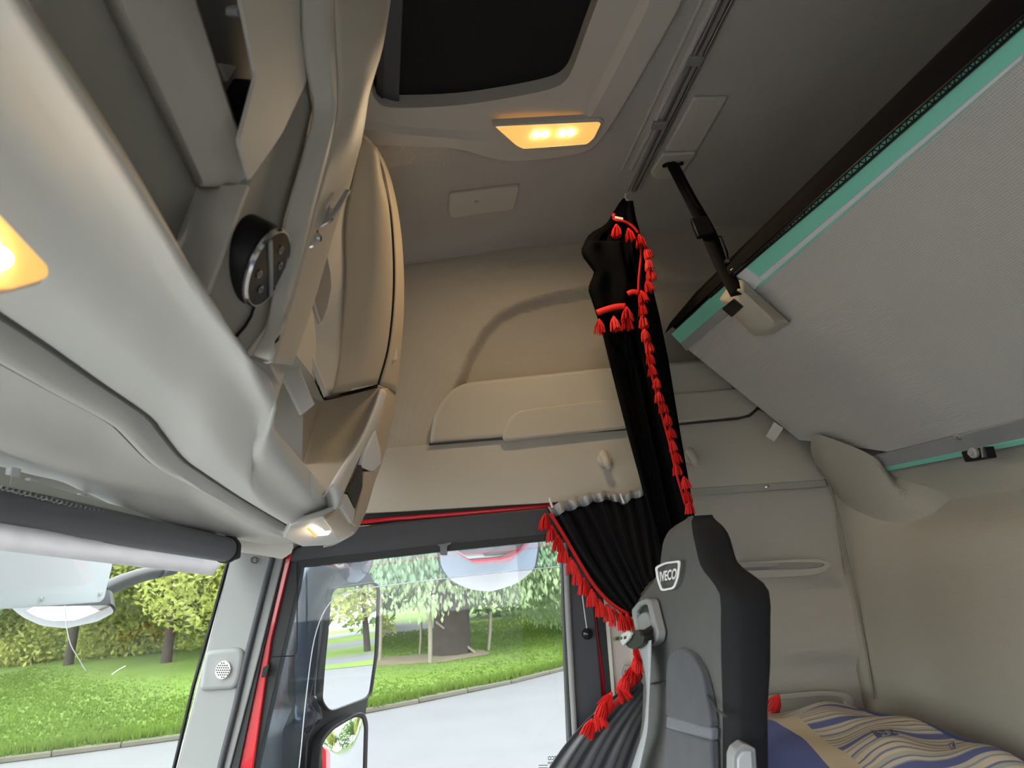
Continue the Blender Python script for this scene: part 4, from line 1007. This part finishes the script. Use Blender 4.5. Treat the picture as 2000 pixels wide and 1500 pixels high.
# belt guide: grey ring set into the shoulder
go = rounded([(1232, 1192), (1246, 1174), (1262, 1168), (1269, 1172), (1284, 1236), (1282, 1252), (1270, 1264), (1246, 1262)], 6, 3)
gi = [(1259 + (a - 1259) * .62 - 1, 1214 + (b - 1214) * .74) for a, b in go]
ring('belt_guide', [oS(a, b, -.016) for a, b in go], [oS(a, b, -.014) for a, b in gi], V((.016, 0, 0)), GREYP, seat, .003)
poly('guide_slot', [oS(a, b, -.007) for a, b in gi], V((.004, 0, 0)), BLACK, seat)
pane('guide_flap', rounded([(1239, 1216), (1250, 1198), (1264, 1194), (1271, 1222), (1262, 1232), (1242, 1236)], 6), lambda a, b: oS(a, b, -.011), V((.006, 0, 0)), GREYP, seat, 0, .002)
# side release handle at the bottom edge
rh = [(1432, 1520), (1432, 1478), (1438, 1464), (1454, 1452), (1464, 1456), (1476, 1462), (1480, 1520)]
pane('recline_handle', rh, Y(.80), (0, .02, 0), GREYP, seat, 4, .006, 3)
pane('recline_face', [(1442, 1520), (1442, 1482), (1452, 1468), (1468, 1466), (1472, 1520)], Y(.796), (0, .01, 0), mat('handle_grey', (.36, .37, .38), .4), seat, 3, .003)
poly('cushion', [(.0, .82, -.62), (.42, .82, -.62), (.42, 1.34, -.62), (.0, 1.34, -.62)], (0, 0, -.14), SEATF, seat, .04, 4)
box('pedestal', (.05, .9, -1.25), (.4, 1.28, -.75), BLACK, seat, .01)
# seat belt
belt_ = thing('seat_belt', oS(1250, 1500, -.02), 'grey seat belt with black tongue hanging from the seat shoulder', 'seat belt')
bl_ = [(1246, 1262), (1258, 1300), (1263, 1345), (1262, 1380), (1256, 1430), (1240, 1480), (1215, 1560)]
br_ = [(1272, 1250), (1271, 1290), (1269, 1340), (1267, 1380), (1264, 1430), (1254, 1480), (1236, 1560)]
loft('webbing', [[oS(a, b, -.020) for a, b in bl_], [oS(a, b, -.028) for a, b in br_]], WEB, belt_, 30, 3, .0016)
tp = [(1218, 1244), (1234, 1231), (1248, 1230), (1259, 1244), (1256, 1258), (1238, 1269), (1224, 1264)]
pane('tongue_body', tp, lambda a, b: oS(a, b, -.036), V((.012, 0, 0)), BLACK, belt_, 5, .005, 3)
pane('tongue_plate', [(1197, 1246), (1200, 1243), (1226, 1240), (1232, 1246), (1228, 1252), (1198, 1252)], lambda a, b: oS(a, b, -.040), V((.003, 0, 0)), CHROME, belt_, 1, .0005)
for k in range(3): pane('plate_slot', [(1203 + k * 8, 1244.5 - k), (1208 + k * 8, 1244 - k), (1207 + k * 8, 1250 - k), (1202 + k * 8, 1250.5 - k)], lambda a, b: oS(a, b, -.0405), V((.001, 0, 0)), BLACKG, belt_)
pane('tongue_mark', [(1212, 1240), (1226, 1232), (1234, 1236), (1228, 1248), (1216, 1262), (1211, 1252)], lambda a, b: oS(a, b, -.0405), V((.004, 0, 0)), mat('grey_mark', (.5, .5, .5), .5), belt_, 3, .001)
tube('tongue_loop', [oS(1256, 1240, -.035), oS(1266, 1233, -.024), oS(1273, 1228, -.012)], .006, BLACKG, belt_, 8)

# ================================================================== LOWER BUNK, PILLOW
lowb = thing('lower_bunk', (.72, .5, -.9), 'lower bunk mattress behind the seats under the pillow', 'bunk bed')
box('mattress', (.50, -.66, -.62), (.96, 1.55, -.50), mat('mattress_blue', (.10, .11, .2), .9), lowb, .02)
box('bunk_base', (.52, -.66, -1.25), (.96, 1.55, -.62), PLASD, lowb, .01)
def pillow_mat():
    m = mat('pillow_print', (.6, .55, .45), .95, bump=.3, bscale=250); nt = m.node_tree; N = nt.nodes; L = nt.links; b = N['Principled BSDF']
    tc = N['Texture Coordinate'] if 'Texture Coordinate' in N else N.new('ShaderNodeTexCoord')
    nz = N.new('ShaderNodeTexNoise'); nz.inputs['Scale'].default_value = 7; nz.inputs['Detail'].default_value = 2; L.new(tc.outputs['Object'], nz.inputs['Vector'])
    sp = N.new('ShaderNodeSeparateXYZ'); L.new(tc.outputs['Object'], sp.inputs[0])
    def M(op, a, b_=None, c=None):
        n = N.new('ShaderNodeMath'); n.operation = op
        for k, v in enumerate((a, b_, c)):
            if v is None: continue
            if isinstance(v, (int, float)): n.inputs[k].default_value = v
            else: L.new(v, n.inputs[k])
        return n.outputs[0]
    wob = M('MULTIPLY', M('SUBTRACT', nz.outputs['Fac'], .5), .03)
    yv = M('ADD', sp.outputs['Y'], wob); xv = M('ADD', sp.outputs['X'], wob)
    rp = N.new('ShaderNodeValToRGB'); rp.color_ramp.interpolation = 'CONSTANT'; cr = rp.color_ramp
    L.new(M('FRACT', M('MULTIPLY', yv, 9.5)), rp.inputs[0])
    cols = [(0, (.60, .52, .38)), (.08, (.16, .17, .30)), (.11, (.60, .54, .42)), (.20, (.40, .42, .36)), (.27, (.17, .19, .36)), (.31, (.62, .55, .42)), (.42, (.30, .32, .40)), (.46, (.55, .52, .42)), (.54, (.13, .15, .34)), (.70, (.26, .29, .44)), (.73, (.60, .55, .45)), (.80, (.20, .22, .36)), (.83, (.45, .46, .38)), (.90, (.64, .56, .42)), (.96, (.22, .24, .36))]
    cr.elements[0].position = 0; cr.elements[0].color = (*cols[0][1], 1); cr.elements[1].position = cols[1][0]; cr.elements[1].color = (*cols[1][1], 1)
    for p_, c_ in cols[2:]:
        e = cr.elements.new(p_); e.color = (*c_, 1)
    def mixc(f, a, col):
        mx = N.new('ShaderNodeMix'); mx.data_type = 'RGBA'; L.new(f, mx.inputs['Factor']); L.new(a, mx.inputs['A']); mx.inputs['B'].default_value = (*col, 1); return mx.outputs['Result']
    o = rp.outputs['Color']
    o = mixc(M('GREATER_THAN', xv, .130), o, (.08, .10, .30))
    o = mixc(M('GREATER_THAN', xv, .148), o, (.14, .17, .38))
    # cream sweep and blue field at the seat side
    dg = M('ADD', xv, M('MULTIPLY', yv, -.20))
    o = mixc(M('LESS_THAN', dg, -.085), o, (.58, .49, .36))
    o = mixc(M('LESS_THAN', dg, -.125), o, (.11, .14, .34))
    L.new(o, b.inputs['Base Color']); return m
PM = pillow_mat()
def pillow(name, c, sx_, sy_, h, rot, tilt, m, wr=.008, n=60):
    vs, fs = [], []
    for sgn in (1, -1):
        rows = []
        for i in range(n + 1):
            r = []
            for j in range(n + 1):
                u, v = -1 + 2 * i / n, -1 + 2 * j / n
                hh = max(0, (1 - abs(u) ** 2.6)) ** .55 * max(0, (1 - abs(v) ** 2.6)) ** .55
                pin = 1 - .06 * (1 - abs(u)) * abs(v) ** 3
                x, y = u * sx_ / 2 * (1 - .05 * (1 - v * v)), v * sy_ / 2 * (1 - .05 * (1 - u * u))
                z = sgn * h / 2 * hh + (wr * math.sin(x * 30 + 12 * y) * math.sin(y * 22 - 9 * x) * hh + .006 * math.sin(26 * x - 34 * y) * hh if sgn > 0 else 0)
                r.append(V((x, y, z)))
            rows.append(r)
        a, b = grid(rows); k = len(vs); vs += a; fs += [[q + k for q in f] for f in b]
    o = obj(name, vs, fs, m, None, auto=180)
    bm = bmesh.new(); bm.from_mesh(o.data); bmesh.ops.remove_doubles(bm, verts=bm.verts, dist=1e-5); bmesh.ops.recalc_face_normals(bm, faces=bm.faces); bm.to_mesh(o.data); bm.free()
    o.location = c; o.rotation_euler = (tilt[0], tilt[1], rot); return o
pw = pillow('pillow', (.72, 1.20, -.425), .48, .70, .20, .12, (.05, -.02), PM)
pw['label'] = 'striped blue and cream pillow lying against the rear wall'; pw['category'] = 'pillow'
from mathutils.bvhtree import BVHTree
bpy.context.view_layer.update()
pm_ = Matrix.Translation(pw.location) @ pw.rotation_euler.to_matrix().to_4x4()
bvh = BVHTree.FromPolygons([pm_ @ v.co for v in pw.data.vertices], [tuple(p.vertices) for p in pw.data.polygons])
def onpil(a, b, lift=.002):
    d = ray(a, b).normalized(); h = bvh.ray_cast(V((0, 0, 0)), d)
    return (h[0] if h[0] else d * 1.6) - d * lift
def patch(name, q, m, n=6, lift=.0015):
    A_, B_, C_, D_ = [V((*p, 0)) for p in q]
    rows = [[(lambda p: pm_.inverted() @ onpil(p.x, p.y, lift))(A_.lerp(B_, j / n).lerp(D_.lerp(C_, j / n), i / n)) for j in range(n + 1)] for i in range(n + 1)]
    vs, fs = grid(rows); o = obj(name, vs, fs, m); o.parent = pw; return o
PB = mat('patch_blue', (.10, .115, .24), .9); PT = mat('patch_thread', (.45, .46, .58), .8)
patch('embroidered_patch', [(1700, 1427), (1742, 1424), (1757, 1435), (1713, 1441)], PB)
patch('embroidered_patch', [(1852, 1452), (1863, 1448), (1867, 1462), (1857, 1464)], PB)
for bodyt, cs_ in (('ZS', [(1718, 1431), (1738, 1427), (1740, 1435), (1722, 1439)]), ('K', [(1854, 1452), (1862, 1450), (1865, 1461), (1858, 1463)])):
    o = text_mesh(bodyt, 'monogram', [V((*p, 0)) for p in cs_], PT, None)
    for v in o.data.vertices: v.co = pm_.inverted() @ onpil(v.co.x, v.co.y, .003)
    o.parent = pw
ts = thing('loose_tassel', oY(1526, 1386, 1.45), 'single red tassel lying beside the pillow behind the seat', 'tassel')
t_ = tassel(ts, oY(1524, 1378, 1.46), 1.0, (.5, 0)); t_.name = 'tassel_threads'
# ================================================================== OUTSIDE: MIRRORS, VISOR, TRUCK SKIN
def aim(c, out):                                          # mirror normal sending the view from the driver's eye into direction out
    d = V(c).normalized(); return (V(out).normalized() - d).normalized()
mm = thing('door_mirror', oY(650, 1400, 1.86), 'tall dark door mirror with two glasses outside the side window', 'mirror')
MY = 1.86
main = [(646, 1166), (654, 1150), (730, 1140), (737, 1152), (732, 1280), (722, 1352), (714, 1362), (650, 1386), (640, 1383), (629, 1366), (634, 1300), (642, 1220)]
hous_ = [(622, 1110), (650, 1098), (700, 1090), (722, 1110), (740, 1148), (734, 1290), (724, 1362), (718, 1392), (712, 1500), (700, 1700), (556, 1700), (556, 1430), (568, 1400), (576, 1384), (566, 1362), (570, 1250), (590, 1150), (604, 1120)]
def face_quad(pix, out, back=0.0):
    c = oY(sum(p[0] for p in pix) / len(pix), sum(p[1] for p in pix) / len(pix), MY)
    n = aim(c, out); return [oP(a, b, n, c + n * back) for a, b in pix], n
mpts, mn = face_quad(rounded(main, 10), (1, .40, -.07))
poly('main_glass', mpts, -mn * .006, MIRR, mm)
low = [(630, 1452), (648, 1428), (690, 1402), (706, 1400), (712, 1420), (710, 1500), (704, 1700), (620, 1700), (626, 1500)]
lc_ = oY(672, 1500, MY); ln_ = aim(lc_, (1, .32, -.22))
# convex wide-angle glass
rows = []
pr = rounded(low, 10); cpx = V((668, 1520)); flat = [oP(a, b, ln_, lc_) for a, b in pr]; cc = sum(flat, V()) / len(flat)
for k in range(9):
    s = k / 8; rows.append([cc.lerp(p, s) + ln_ * .012 * (1 - s * s) for p in flat])
vs, fs = grid(rows[1:], True); fs.append(list(range(len(flat)))); obj('wide_glass', vs, fs, MIRR, mm, auto=180)
hp = rounded(hous_, 12); hc = oY(640, 1380, MY); hn = mn
lay = []
for d, k in ((-.008, 1.0), (-.03, 1.02), (-.10, .92), (-.16, .70), (-.18, .35)):
    lay.append([oP(655 + (a - 655) * k, 1390 + (b - 1390) * (k if k < 1 else 1), hn, hc) + hn * d + V((-.02, 0, 0)) * (1 if d < -.05 else 0) for a, b in hp])
vs, fs = grid(lay, True); n = len(hp); fs.append(list(range(n))); fs.append(list(range(len(vs) - n, len(vs)))); obj('housing', vs, fs, MIRH, mm, auto=60)
ring('main_bezel', [p + mn * .006 for p in [oP(684 + (a - 684) * 1.07, 1260 + (b - 1260) * 1.03, mn, mpts[0]) for a, b in rounded(main, 10)]], [p + mn * .003 for p in mpts], -mn * .02, MIRH, mm, .003)
ring('wide_bezel', [p + ln_ * .004 for p in [oP(cpx.x + (a - cpx.x) * 1.14, cpx.y + (b - cpx.y) * 1.08, ln_, lc_) for a, b in pr]], [p + ln_ * .002 for p in flat], -ln_ * .03, RUBBER, mm, .003)
tube('shell_side', spline([oY(*p, 1.80) for p in [(646, 1094), (618, 1130), (600, 1200), (590, 1290), (584, 1366), (594, 1384), (600, 1402), (576, 1420), (566, 1460), (562, 1560), (560, 1700)]], 40), (lambda t: (.045, .028)), MIRB, mm, 14)
tube('shell_seam', spline([oY(*p, 1.765) for p in [(634, 1180), (622, 1280), (606, 1370), (618, 1390), (612, 1420), (600, 1450), (594, 1560)]], 30), .002, RUBBER, mm, 5)
tube('mount_arm', [oY(690, 1110, 1.84), oY(700, 1098, 1.78), oY(700, 1085, 1.70), oY(700, 1070, 1.66)], .04, MIRB, mm, 12)
# kerb mirror over the window
km = thing('kerb_mirror', oY(955, 1100, 1.84), 'rounded kerb mirror hanging above the side window outside', 'mirror')
kp = rounded([(858, 1052), (1046, 1046), (1052, 1062), (1044, 1112), (1010, 1140), (960, 1156), (920, 1152), (880, 1134), (860, 1105)], 14)
kc = oY(955, 1100, 1.84); kn = aim(kc, (.18, .35, -1)); kf = [oP(a, b, kn, kc) for a, b in kp]; c0 = sum(kf, V()) / len(kf)
rows = [[c0.lerp(p, k / 8) + kn * .035 * (1 - (k / 8) ** 2) for p in kf] for k in range(1, 9)]
vs, fs = grid(rows, True); fs.append(list(range(len(kf)))); obj('convex_glass', vs, fs, MIRR, km, auto=180)
lay = [[c0.lerp(p, 1.0) for p in kf], [c0.lerp(p, 1.05) - kn * .004 for p in kf], [c0.lerp(p, 1.03) - kn * .03 for p in kf], [c0.lerp(p, .7) - kn * .07 for p in kf]]
vs, fs = grid(lay, True); n = len(kf); fs.append(list(range(len(vs) - n, len(vs)))); obj('shell', vs, fs, MIRB, km)
tube('bracket', [oY(890, 1085, 1.86), oY(880, 1060, 1.78), oY(876, 1040, 1.68)], .016, MIRB, km, 10)
# wind deflector on the door
wd = thing('wind_deflector', oY(800, 1150, 1.66), 'clear blue tinted wind deflector along the top of the side window', 'wind deflector')
e_in = [(480, 1620), (506, 1500), (540, 1330), (575, 1160), (590, 1098), (720, 1084), (870, 1066), (1000, 1054), (1120, 1042)]
e_out = [(566, 1620), (584, 1500), (598, 1360), (616, 1240), (646, 1176), (690, 1154), (770, 1142), (920, 1124), (1120, 1104)]
a3, b3_ = [oY(*p, 1.65) for p in e_in], [oY(*p, 1.69) for p in e_out]
loft('acrylic', [a3, [p.lerp(q, .5) + V((0, .02, 0)) for p, q in zip(spline(a3, 30), spline(b3_, 30))], b3_], TINT, wd, 50, 6, .0)
tube('edge', spline(b3_, 60), .0014, WHITE, wd, 6)
# front mirror and outer sun visor seen through the windscreen
vz = pane('sun_visor', [(-300, 1040), (-300, 1215), (0, 1190), (196, 1176), (204, 1168), (222, 1094), (0, 1050)], X(-.86), (-.006, 0, 0), VISOR, None, 4, .001)
tag(vz, 'pale grey outer sun visor hanging above the windscreen', 'sun visor')
for q in [(82, 1170), (196, 1160)]:
    lathe('screw', [(.006, 0), (.005, .003)], oX(*q, -.858), (1, 0, 0), STEEL, vz, 10).location = -worldloc(vz) + V((0, 0, 0))
for o_ in [o for o in C.objects if o.name.startswith('screw') and o.parent == vz]: o_.location = -vz.location
fm = thing('front_mirror', oX(130, 1200, -1.0), 'front view mirror on a dark arm ahead of the windscreen', 'mirror')
fp = rounded([(20, 1186), (215, 1182), (224, 1196), (190, 1214), (130, 1227), (80, 1222), (45, 1206)], 8)
fc_ = oX(125, 1200, -1.0); fn = aim(fc_, (-.35, .2, -1)); ff = [oP(a, b, fn, fc_) for a, b in fp]; c0 = sum(ff, V()) / len(ff)
rows = [[c0.lerp(p, k / 6) + fn * .02 * (1 - (k / 6) ** 2) for p in ff] for k in range(1, 7)]
vs, fs = grid(rows, True); fs.append(list(range(len(ff)))); obj('glass', vs, fs, MIRR, fm, auto=180)
lay = [ff, [c0.lerp(p, 1.04) - fn * .005 for p in ff], [c0.lerp(p, .9) - fn * .05 for p in ff]]
vs, fs = grid(lay, True); n = len(ff); fs.append(list(range(len(vs) - n, len(vs)))); obj('shell', vs, fs, MIRH, fm)
pane('side_cheek', [(172, 1182), (206, 1158), (226, 1182), (220, 1196), (200, 1192)], X(-.985), (-.02, 0, 0), MIRB, fm, 5, .004)
tube('arm', spline([oX(*p, -1.0) for p in [(190, 1160), (230, 1140), (275, 1124), (310, 1116), (338, 1112)]], 16), lambda t: (.034 - .016 * t, .02), MIRH, fm, 12)
lathe('arm_collar', [(.022, -.012), (.022, .012)], oX(312, 1115, -.995), oX(338, 1112, -1.0) - oX(275, 1124, -1.0), FRAME, fm, 16)
# outer skin of the cab behind the door, seen only in the mirrors
sk = struct(box('wall_outer', (.30, W + .06, -1.9), (1.15, W + .10, 1.0), RED))
struct(box('wall_outer_door', (-.70, W + .06, -1.9), (.30, W + .10, -.62), RED))

# ================================================================== OUTSIDE: GROUND
GZ = -2.6
kl = [(-60, 9.0), (-30, 10.5), (-12, 11.9), (-7.7, 12.3), (-5.2, 12.85), (-1.8, 13.75), (1.1, 15.6), (2.7, 17.0), (5, 18.6), (9, 20), (14, 19), (20, 15.5), (30, 8), (45, -4), (60, -12)]
def ky(x): return interp(kl, x)
struct(poly('floor_outside', [V((-70, -40, GZ)), V((70, -40, GZ)), V((70, 60, GZ)), V((-70, 60, GZ))], (0, 0, -.1), ROAD))
bpy.data.objects['floor_outside'].name = 'floor_road'
rows = []
for i in range(121):
    x = -60 + i
    rows.append([V((x, ky(x) + .06 + (t / 12) ** 1.6 * 60, GZ + .015 + .065 * sst(15, 9, x) + .25 * (t / 12) * math.sin(x * .3 + t))) for t in range(13)])
vs, fs = grid(rows); lw = struct(obj('floor_lawn', vs, fs, LAWN))
kb = thing('kerb', (0, ky(0), GZ), 'weathered stone kerb between road and lawn', 'kerb')
me0 = None
x = -16.0
while x < 16:
    y0, y1 = ky(x), ky(x + 1.0); L_ = math.hypot(1, y1 - y0)
    if me0 is None:
        o = box('kerb_stone', (-.5, -.1, 0), (.49, .06, .09), KERB, kb, .02); me0 = o
    else: o = dup(me0, kb)
    o.location = V((x + .5, (y0 + y1) / 2, GZ)) - kb.location; o.rotation_euler = (0, random.uniform(-.01, .01), math.atan2(y1 - y0, 1)); o.scale = (L_, 1, random.uniform(.9, 1.1)); x += 1.0
# grass blades over the lawn as far as the windows show it
vs, fs = [], []
def tuft(x, y, h, s):
    for _ in range(3):
        b = len(vs); a = random.uniform(0, 6.283); dx, dy = math.cos(a) * s, math.sin(a) * s; lx, ly = random.uniform(-.06, .06), random.uniform(-.06, .06)
        z = GZ + .07
        vs.extend([(x - dx, y - dy, z), (x + dx, y + dy, z), (x + lx, y + ly, z + h)]); fs.append([b, b + 1, b + 2])
for _ in range(60000):
    x = random.uniform(-16, 8); y = ky(x) + .1 + random.random() ** 1.3 * 16
    tuft(x, y, random.uniform(.04, .09), random.uniform(.012, .025))
for _ in range(6000):
    x = random.uniform(-14, 7); tuft(x, ky(x) + random.uniform(-.06, .4), random.uniform(.06, .22), .014)
gs = stuff(obj('grass', vs, fs, GRASS, None, smooth=False)); tag(gs, 'bright green mown grass beyond the kerb', 'grass')

# ================================================================== OUTSIDE: TREES
def crown(name, blobs, nleaf, size, m, parent, droop=0.0):
    vs, fs = [], []
    tot = sum(b[1][0] * b[1][1] * b[1][2] for b in blobs)
    for c, r in blobs:
        k = int(nleaf * r[0] * r[1] * r[2] / tot)
        for _ in range(k):
            while True:
                u = V((random.uniform(-1, 1), random.uniform(-1, 1), random.uniform(-1, 1)))
                if .25 < u.length < 1: break
            p = V((c[0] + u.x * r[0], c[1] + u.y * r[1], c[2] + u.z * r[2]))
            n = (V((random.gauss(0, 1), random.gauss(0, 1), random.gauss(.4, 1)))).normalized(); a = n.orthogonal().normalized(); a = (a * math.cos(random.random() * 6) + n.cross(a) * math.sin(random.random() * 6)).normalized(); b = n.cross(a)
            s = size * random.uniform(.6, 1.4)
            if droop: a = (a * .3 + V((0, 0, -1))).normalized(); b = (b - a * a.dot(b)).normalized()
            i = len(vs); vs.extend([p - a * s, p + b * s * .45, p + a * s, p - b * s * .45]); fs.append([i, i + 1, i + 2, i + 3])
    o = stuff(obj(name, vs, fs, m, parent, smooth=False)); return o
def tree(name, x, y, h, rad, m, label, nleaf, size, trunk=.12, low=.25, droop=0, group='trees beyond the lawn', nb=9, lean=0):
    t = thing(name, (x, y, GZ + .1), label, 'tree', group)
    base = V((x, y, GZ)); top = base + V((lean, 0, h * .75))
    tube('trunk', spline([base, base.lerp(top, .4) + V((.1, 0, 0)), top], 10), lambda s: trunk * (1.15 - .8 * s), BARK, t, 9)
    for k in range(5):
        a = k * 1.3 + random.random(); s = base.lerp(top, random.uniform(.45, .85)); tube('branch', [s, s + V((math.cos(a) * rad * .35, math.sin(a) * rad * .35, h * .10)), s + V((math.cos(a) * rad * .7, math.sin(a) * rad * .7, h * .16))], lambda q: trunk * .35 * (1.1 - q), BARK, t, 6)
    bl = []
    for k in range(nb):
        a = random.uniform(0, 6.283); rr = rad * random.uniform(.1, .75); z = GZ + h * random.uniform(low + .1, .92)
        q = random.uniform(.38, .6) * rad
        bl.append(((x + math.cos(a) * rr + lean * .7, y + math.sin(a) * rr, z), (q, q, q * random.uniform(.7, 1.1))))
    crown('foliage', bl, nleaf, size, m, t, droop)
    return t
tree('lime_tree', -10.2, 24, 9, 4.2, LEAFY, 'yellow green leafy tree seen through the windscreen', 44000, .10, .16, .14, nb=16)
tree('lime_tree', -14.5, 26, 9, 4.0, LEAFY, 'pale green tree behind the front mirror arm', 34000, .11, .15, .16, nb=14)
tree('dark_tree', -20, 29, 9, 4.5, LEAFG, 'dark green tree at the far left of the windscreen', 12000, .21, .18, .15, nb=14)
tree('dark_tree', -6.0, 30, 10, 4.0, LEAFG, 'dark tree between windscreen pillar and door mirror', 12000, .21, .16, .12, nb=14)
tree('willow_tree', -.4, 20.6, 10, 5.2, LEAFW, 'big willow with thick dark trunk in the middle of the side window', 60000, .09, .55, .22, 1, nb=20)
tree('willow_tree', 4.4, 24, 9, 4.2, LEAFW, 'pale willow at the rear edge of the side window', 40000, .09, .25, .12, 1, nb=16)
tree('willow_tree', -3.6, 25, 9, 3.6, LEAFW, 'grey green willow just behind the door mirror', 36000, .09, .2, .10, 1, nb=14)
for k, (x, y, lb) in enumerate([(24, 24, 'tree on the verge mirrored at the far left of the main glass'), (28, 20, 'tree on the verge mirrored near the middle of the main glass'), (31, 15.5, 'taller tree down the road mirrored in the main glass'), (37, 14, 'far tree mirrored at the right of the main glass'), (42, 6, 'farthest roadside tree seen only in the door mirror'), (36, 24, 'young roadside tree seen in the lower wide angle glass')]):
    tree('roadside_tree', x, y, 9, 3.2, LEAFG if k % 2 else LEAFY, lb, 7000, .16, .16, .2, group='roadside trees seen in the mirrors', nb=10)
# hedge behind everything
hd = thing('hedge', (0, 33, GZ), 'long dense green hedge closing the view behind the trees', 'hedge')
crown('foliage', [((x, 34 + random.uniform(-1, 2) + .12 * abs(x), GZ + random.uniform(1.0, 8.5)), (3, 1.6, 2.2)) for x in [-44 + i * .5 for i in range(176)]], 90000, .26, LEAFG, hd)
h2 = thing('hedge', (44, 14, GZ), 'tall hedge far down the road seen in the door mirror', 'hedge')
crown('foliage', [((52 - .25 * abs(y - 10) + random.uniform(-1, 1), y, GZ + random.uniform(1, 8)), (2.2, 2.2, 2.4)) for y in [-22 + i * .8 for i in range(85)]], 26000, .32, LEAFG, h2)
un = thing('undergrowth', (-13, 27, GZ), 'low yellow green bushes under the trees beyond the lawn', 'bushes')
crown('foliage', [((x, 27.5 + .1 * abs(x + 10) + random.uniform(-.6, .8), GZ + random.uniform(.4, 2.6)), (1.2, .8, .9)) for x in [-30 + i * .4 for i in range(66)]], 40000, .11, LEAFY, un)
# fence posts and a leaning plank in front of the willow
for (a, b, a2, b2, lb, r) in [((742, 1292), (745, 1150), 0, 0, 'thin fence post beside the door mirror', .05), ((840, 1296), (838, 1180), 0, 0, 'fence post left of the willow trunk', .06), ((954, 1270), (958, 1195), 0, 0, 'fence post right of the willow trunk', .05), ((820, 1278), (822, 1215), 0, 0, 'short fence post behind the leaning plank', .04)]:
    p = oZ(*a, GZ + .1); q = oY(b[0], b[1], p.y)
    o = tube('fence_post', [p, p.lerp(q, .5) + V((.02, 0, 0)), q], r, WOODG, None, 8); tag(o, lb, 'post', 'fence posts on the lawn')
p = oZ(930, 1276, GZ + .1); q = oY(852, 1215, p.y - .3)
tag(bar('leaning_plank', p, q, .16, .06, (0, 1, 0), WOODG, None, .01), 'weathered plank leaning against the willow trunk', 'plank')
sp_ = poly('soil_patch', [oZ(*c_, GZ + .14) for c_ in rounded([(600, 1318), (720, 1300), (860, 1292), (960, 1276), (940, 1268), (840, 1276), (700, 1288)], 10)], (0, 0, -.02), SOIL); tag(sp_, 'bare soil strip under the willow', 'soil')
